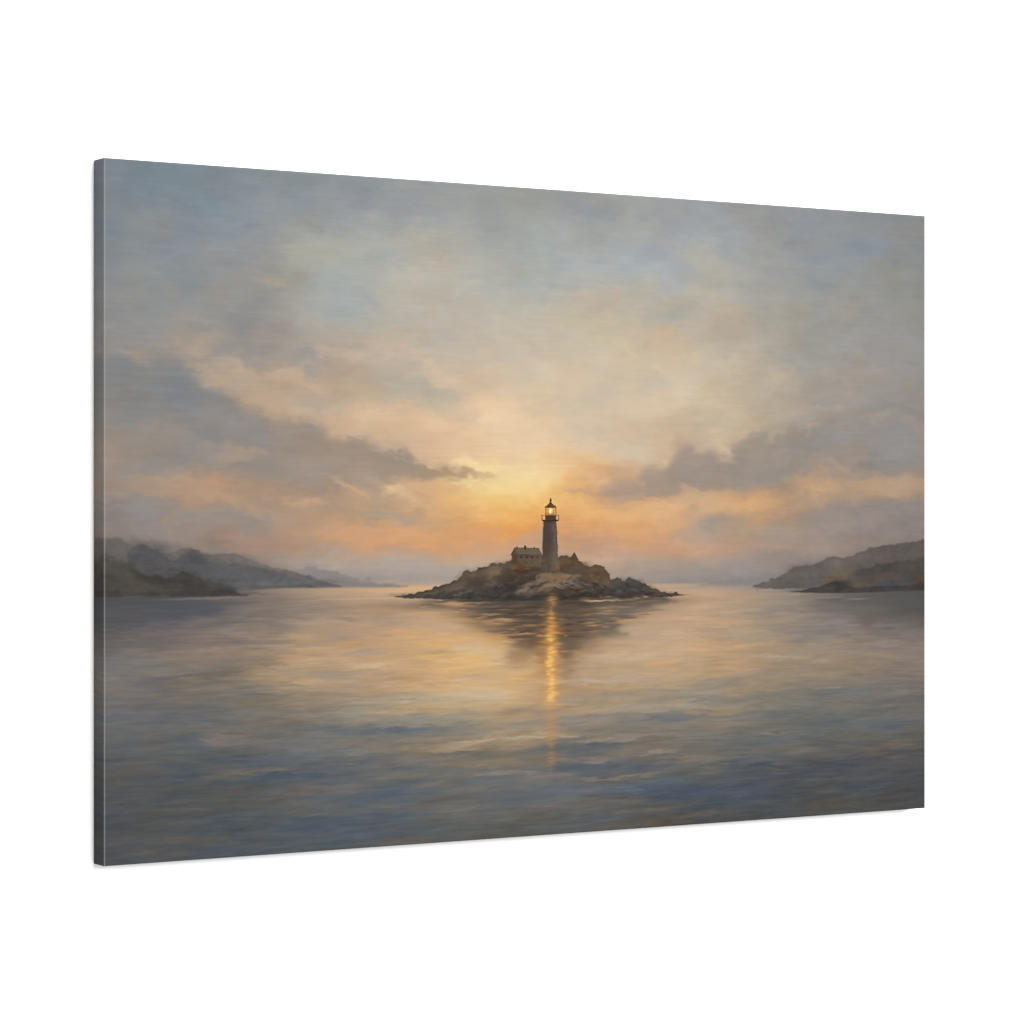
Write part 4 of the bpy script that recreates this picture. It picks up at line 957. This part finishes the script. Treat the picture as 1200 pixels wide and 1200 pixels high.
    # lamp light broken on the water
    rs = np.random.RandomState(5)
    path(img, rs)
    # crisp up the strokes
    img = img + .55 * (img - np.stack([blur(img[..., c], 1.3) for c in range(3)], -1))
    # weave of the canvas and brush hairs, all lying along the picture
    h1, h2 = lattice(26, 1.25, 51), lattice(40, 2.2, 52)
    patch = .55 + .45 * np.clip(fbm(90, 60, 53, 2) * .6 + .5, 0, 1.6)
    low = smooth(560, 700, VV)
    img = img + ((h1 * (.9 + .8 * low) + h2 * (.1 + .4 * low)) * patch)[..., None]
    return np.clip(img, 6, 255)

def path(img, rs):
    zero = np.zeros_like(UU)
    c0 = LAMP_U
    v = 632.0
    wob = 0.0
    dab(img, c0, 712, 13, 78, 0, (206, 148, 88), .38, zero + fbm(16, 4, 61, 2) * 3, zero)
    while v < 905:
        wob = .5 * wob + rs.normal(0, .7)
        if v < 642: half, al, col = 9, .75, (236, 172, 92)
        elif v < 655: half, al, col = 4, .28, (214, 158, 96)
        elif v < 690: half, al, col = 6 + (v - 655) * .12, .55 + (v - 655) * .009, (228, 160, 80)
        elif v < 752: half, al, col = 9.5, .68, (238, 170, 84)
        elif v < 764: half, al, col = 12, .6, (238, 176, 96)
        elif v < 795: half, al, col = 9, .72, (240, 178, 92)
        elif v < 806: half, al, col = 17, .62, (236, 180, 108)
        elif v < 862: half, al, col = 10, .46, (196, 142, 88)
        elif v < 870: half, al, col = 7, .25, (180, 134, 94)
        elif v < 892: half, al, col = 8, .42, (182, 130, 94)
        else: half, al, col = 7, .22, (160, 122, 96)
        a = al * rs.uniform(.4, 1.0) * (.35 if rs.uniform() < .14 else 1)
        x = c0 + wob + rs.normal(0, half * .22) + (2.5 if v < 645 else 0)
        hw = half * rs.uniform(.55, 1.15)
        dab(img, x, v, hw, rs.uniform(.9, 1.7), 0, col, a, zero, zero)
        if 688 < v < 790 and rs.uniform() < .75:
            dab(img, c0 + wob + rs.normal(0, 2.5), v + 1, rs.uniform(3, 6.5), rs.uniform(1.1, 1.9), 0, (252, 210, 128), rs.uniform(.3, .7), zero, zero)
        if 655 < v < 800 and rs.uniform() < .35:
            dab(img, c0 + rs.choice([-1, 1]) * rs.uniform(9, 22), v, rs.uniform(5, 12), rs.uniform(.9, 1.5), 0, (214, 154, 88), rs.uniform(.25, .5), zero, zero)
        v += rs.uniform(1.2, 2.4)
LAMP_U = 748.5
ISLAND = [i for i, m in enumerate(MOTIF) if isinstance(m[0], list) and len(m[0]) > 50][0]    # the longest outline is the island
#--PAINT-END

picture = paint() / 255.0
ink = np.where(picture <= .04045, picture / 12.92, ((picture + .055) / 1.055) ** 2.4) * PRINT_GAIN

# ------------------------------------------------------------------ the canvas print
canvas = bpy.data.objects.new('canvas_print', None)
C.collection.objects.link(canvas)
canvas.location = (0, 0, HANG_Z - CANVAS_H / 2)
canvas['label'] = 'wide stretched canvas print of a lighthouse island at sunset hanging on the white wall'
canvas['category'] = 'canvas print'

print_mat, N, K, B = material('printed_canvas')
at = N.new('ShaderNodeAttribute'); at.attribute_name = 'ink'
tc = N.new('ShaderNodeTexCoord')
mp = N.new('ShaderNodeMapping'); mp.inputs['Scale'].default_value = (500, 500, 1500)
nz = N.new('ShaderNodeTexNoise'); nz.inputs['Scale'].default_value = 1.0; nz.inputs['Detail'].default_value = 2
K.new(tc.outputs['Object'], mp.inputs['Vector']); K.new(mp.outputs['Vector'], nz.inputs['Vector'])
mr = N.new('ShaderNodeMapRange'); mr.inputs['To Min'].default_value = 1.04; mr.inputs['To Max'].default_value = 1.05
K.new(nz.outputs['Fac'], mr.inputs['Value'])
mx = N.new('ShaderNodeVectorMath'); mx.operation = 'SCALE'
K.new(at.outputs['Color'], mx.inputs[0]); K.new(mr.outputs['Result'], mx.inputs['Scale'])
K.new(mx.outputs['Vector'], B.inputs['Base Color'])
bp = N.new('ShaderNodeBump'); bp.inputs['Strength'].default_value = 0.12; bp.inputs['Distance'].default_value = 0.0003
K.new(nz.outputs['Fac'], bp.inputs['Height']); K.new(bp.outputs['Normal'], B.inputs['Normal'])

FOLD = 0.00090                                            # width of the left fold, painted with a highlight
X = (UU / 1500 - .5) * CANVAS_W
Z = (1 - VV / 1000) * CANVAS_H
X = -CANVAS_W / 2 + FOLD + (X + CANVAS_W / 2) * (CANVAS_W - FOLD) / CANVAS_W
edge = np.minimum(np.minimum(CANVAS_W / 2 - X, Z), CANVAS_H - Z)
Y = .0007 * np.exp(-edge / .0006)                          # the cloth rolls over the stretcher bars
grid_mesh('painted_front', np.stack([X, Y, Z], -1), ink, print_mat, canvas)

DEPTH = 19
ks = np.linspace(0, 1, DEPTH)
ys = .0007 + ks * (CANVAS_T - .0007)
step = [int(round(k * 30)) for k in ks]
# left side, with its fold
zl = Z[:, 0]
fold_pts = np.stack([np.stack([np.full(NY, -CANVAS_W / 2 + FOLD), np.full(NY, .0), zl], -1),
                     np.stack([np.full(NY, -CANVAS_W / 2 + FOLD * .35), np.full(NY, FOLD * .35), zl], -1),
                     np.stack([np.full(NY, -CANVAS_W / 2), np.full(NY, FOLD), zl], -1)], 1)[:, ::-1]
glint = ((picture[:, 0] * .55 + .30) ** 2.2) * PRINT_GAIN * 1.35      # light caught by the fold, painted into its ink and lifted against shading
lp = np.stack([np.stack([np.full(NY, -CANVAS_W / 2), np.full(NY, FOLD + k * (CANVAS_T - FOLD)), zl], -1) for k in ks[::-1]], 1)
lc = np.stack([ink[:, s] for s in step[::-1]], 1)
left = grid_mesh('wrapped_edge', lp, lc, print_mat, canvas)
left['label'] = 'shaded left side of the canvas where the picture wraps round'
fold = grid_mesh('fold_highlight', fold_pts, np.stack([glint] * 3, 1), print_mat, left)
fold['label'] = 'thin pale painted highlight along the front left fold'
# right side, top and bottom
rp_ = np.stack([np.stack([np.full(NY, CANVAS_W / 2), y + np.zeros(NY), zl], -1) for y in ys], 1)
grid_mesh('wrapped_edge', rp_, np.stack([ink[:, -1 - s] for s in step], 1), print_mat, canvas)
xt = X[0]
tp = np.stack([np.stack([xt, y + np.zeros(NX), np.full(NX, CANVAS_H)], -1) for y in ys[::-1]], 0)
grid_mesh('wrapped_edge', tp, np.stack([ink[s] for s in step[::-1]], 0), print_mat, canvas)
bt = np.stack([np.stack([xt, y + np.zeros(NX), np.zeros(NX)], -1) for y in ys], 0)
grid_mesh('wrapped_edge', bt, np.stack([ink[-1 - s] for s in step], 0), print_mat, canvas)
# unseen panel added across the back to stop light leaking in
block_mat, N, K, B = material('light_block_brown')
nz = N.new('ShaderNodeTexNoise'); nz.inputs['Scale'].default_value = 90
rp = N.new('ShaderNodeValToRGB')
rp.color_ramp.elements[0].color = (.30, .20, .12, 1); rp.color_ramp.elements[1].color = (.38, .27, .17, 1)
K.new(nz.outputs['Fac'], rp.inputs['Fac']); K.new(rp.outputs['Color'], B.inputs['Base Color'])
w2, yb = CANVAS_W / 2 - .0004, CANVAS_T - .0006
link('back_light_block', [(-w2, yb, .0004), (w2, yb, .0004), (w2, yb, CANVAS_H - .0004), (-w2, yb, CANVAS_H - .0004)], [(1, 0, 3, 2)], block_mat, canvas)
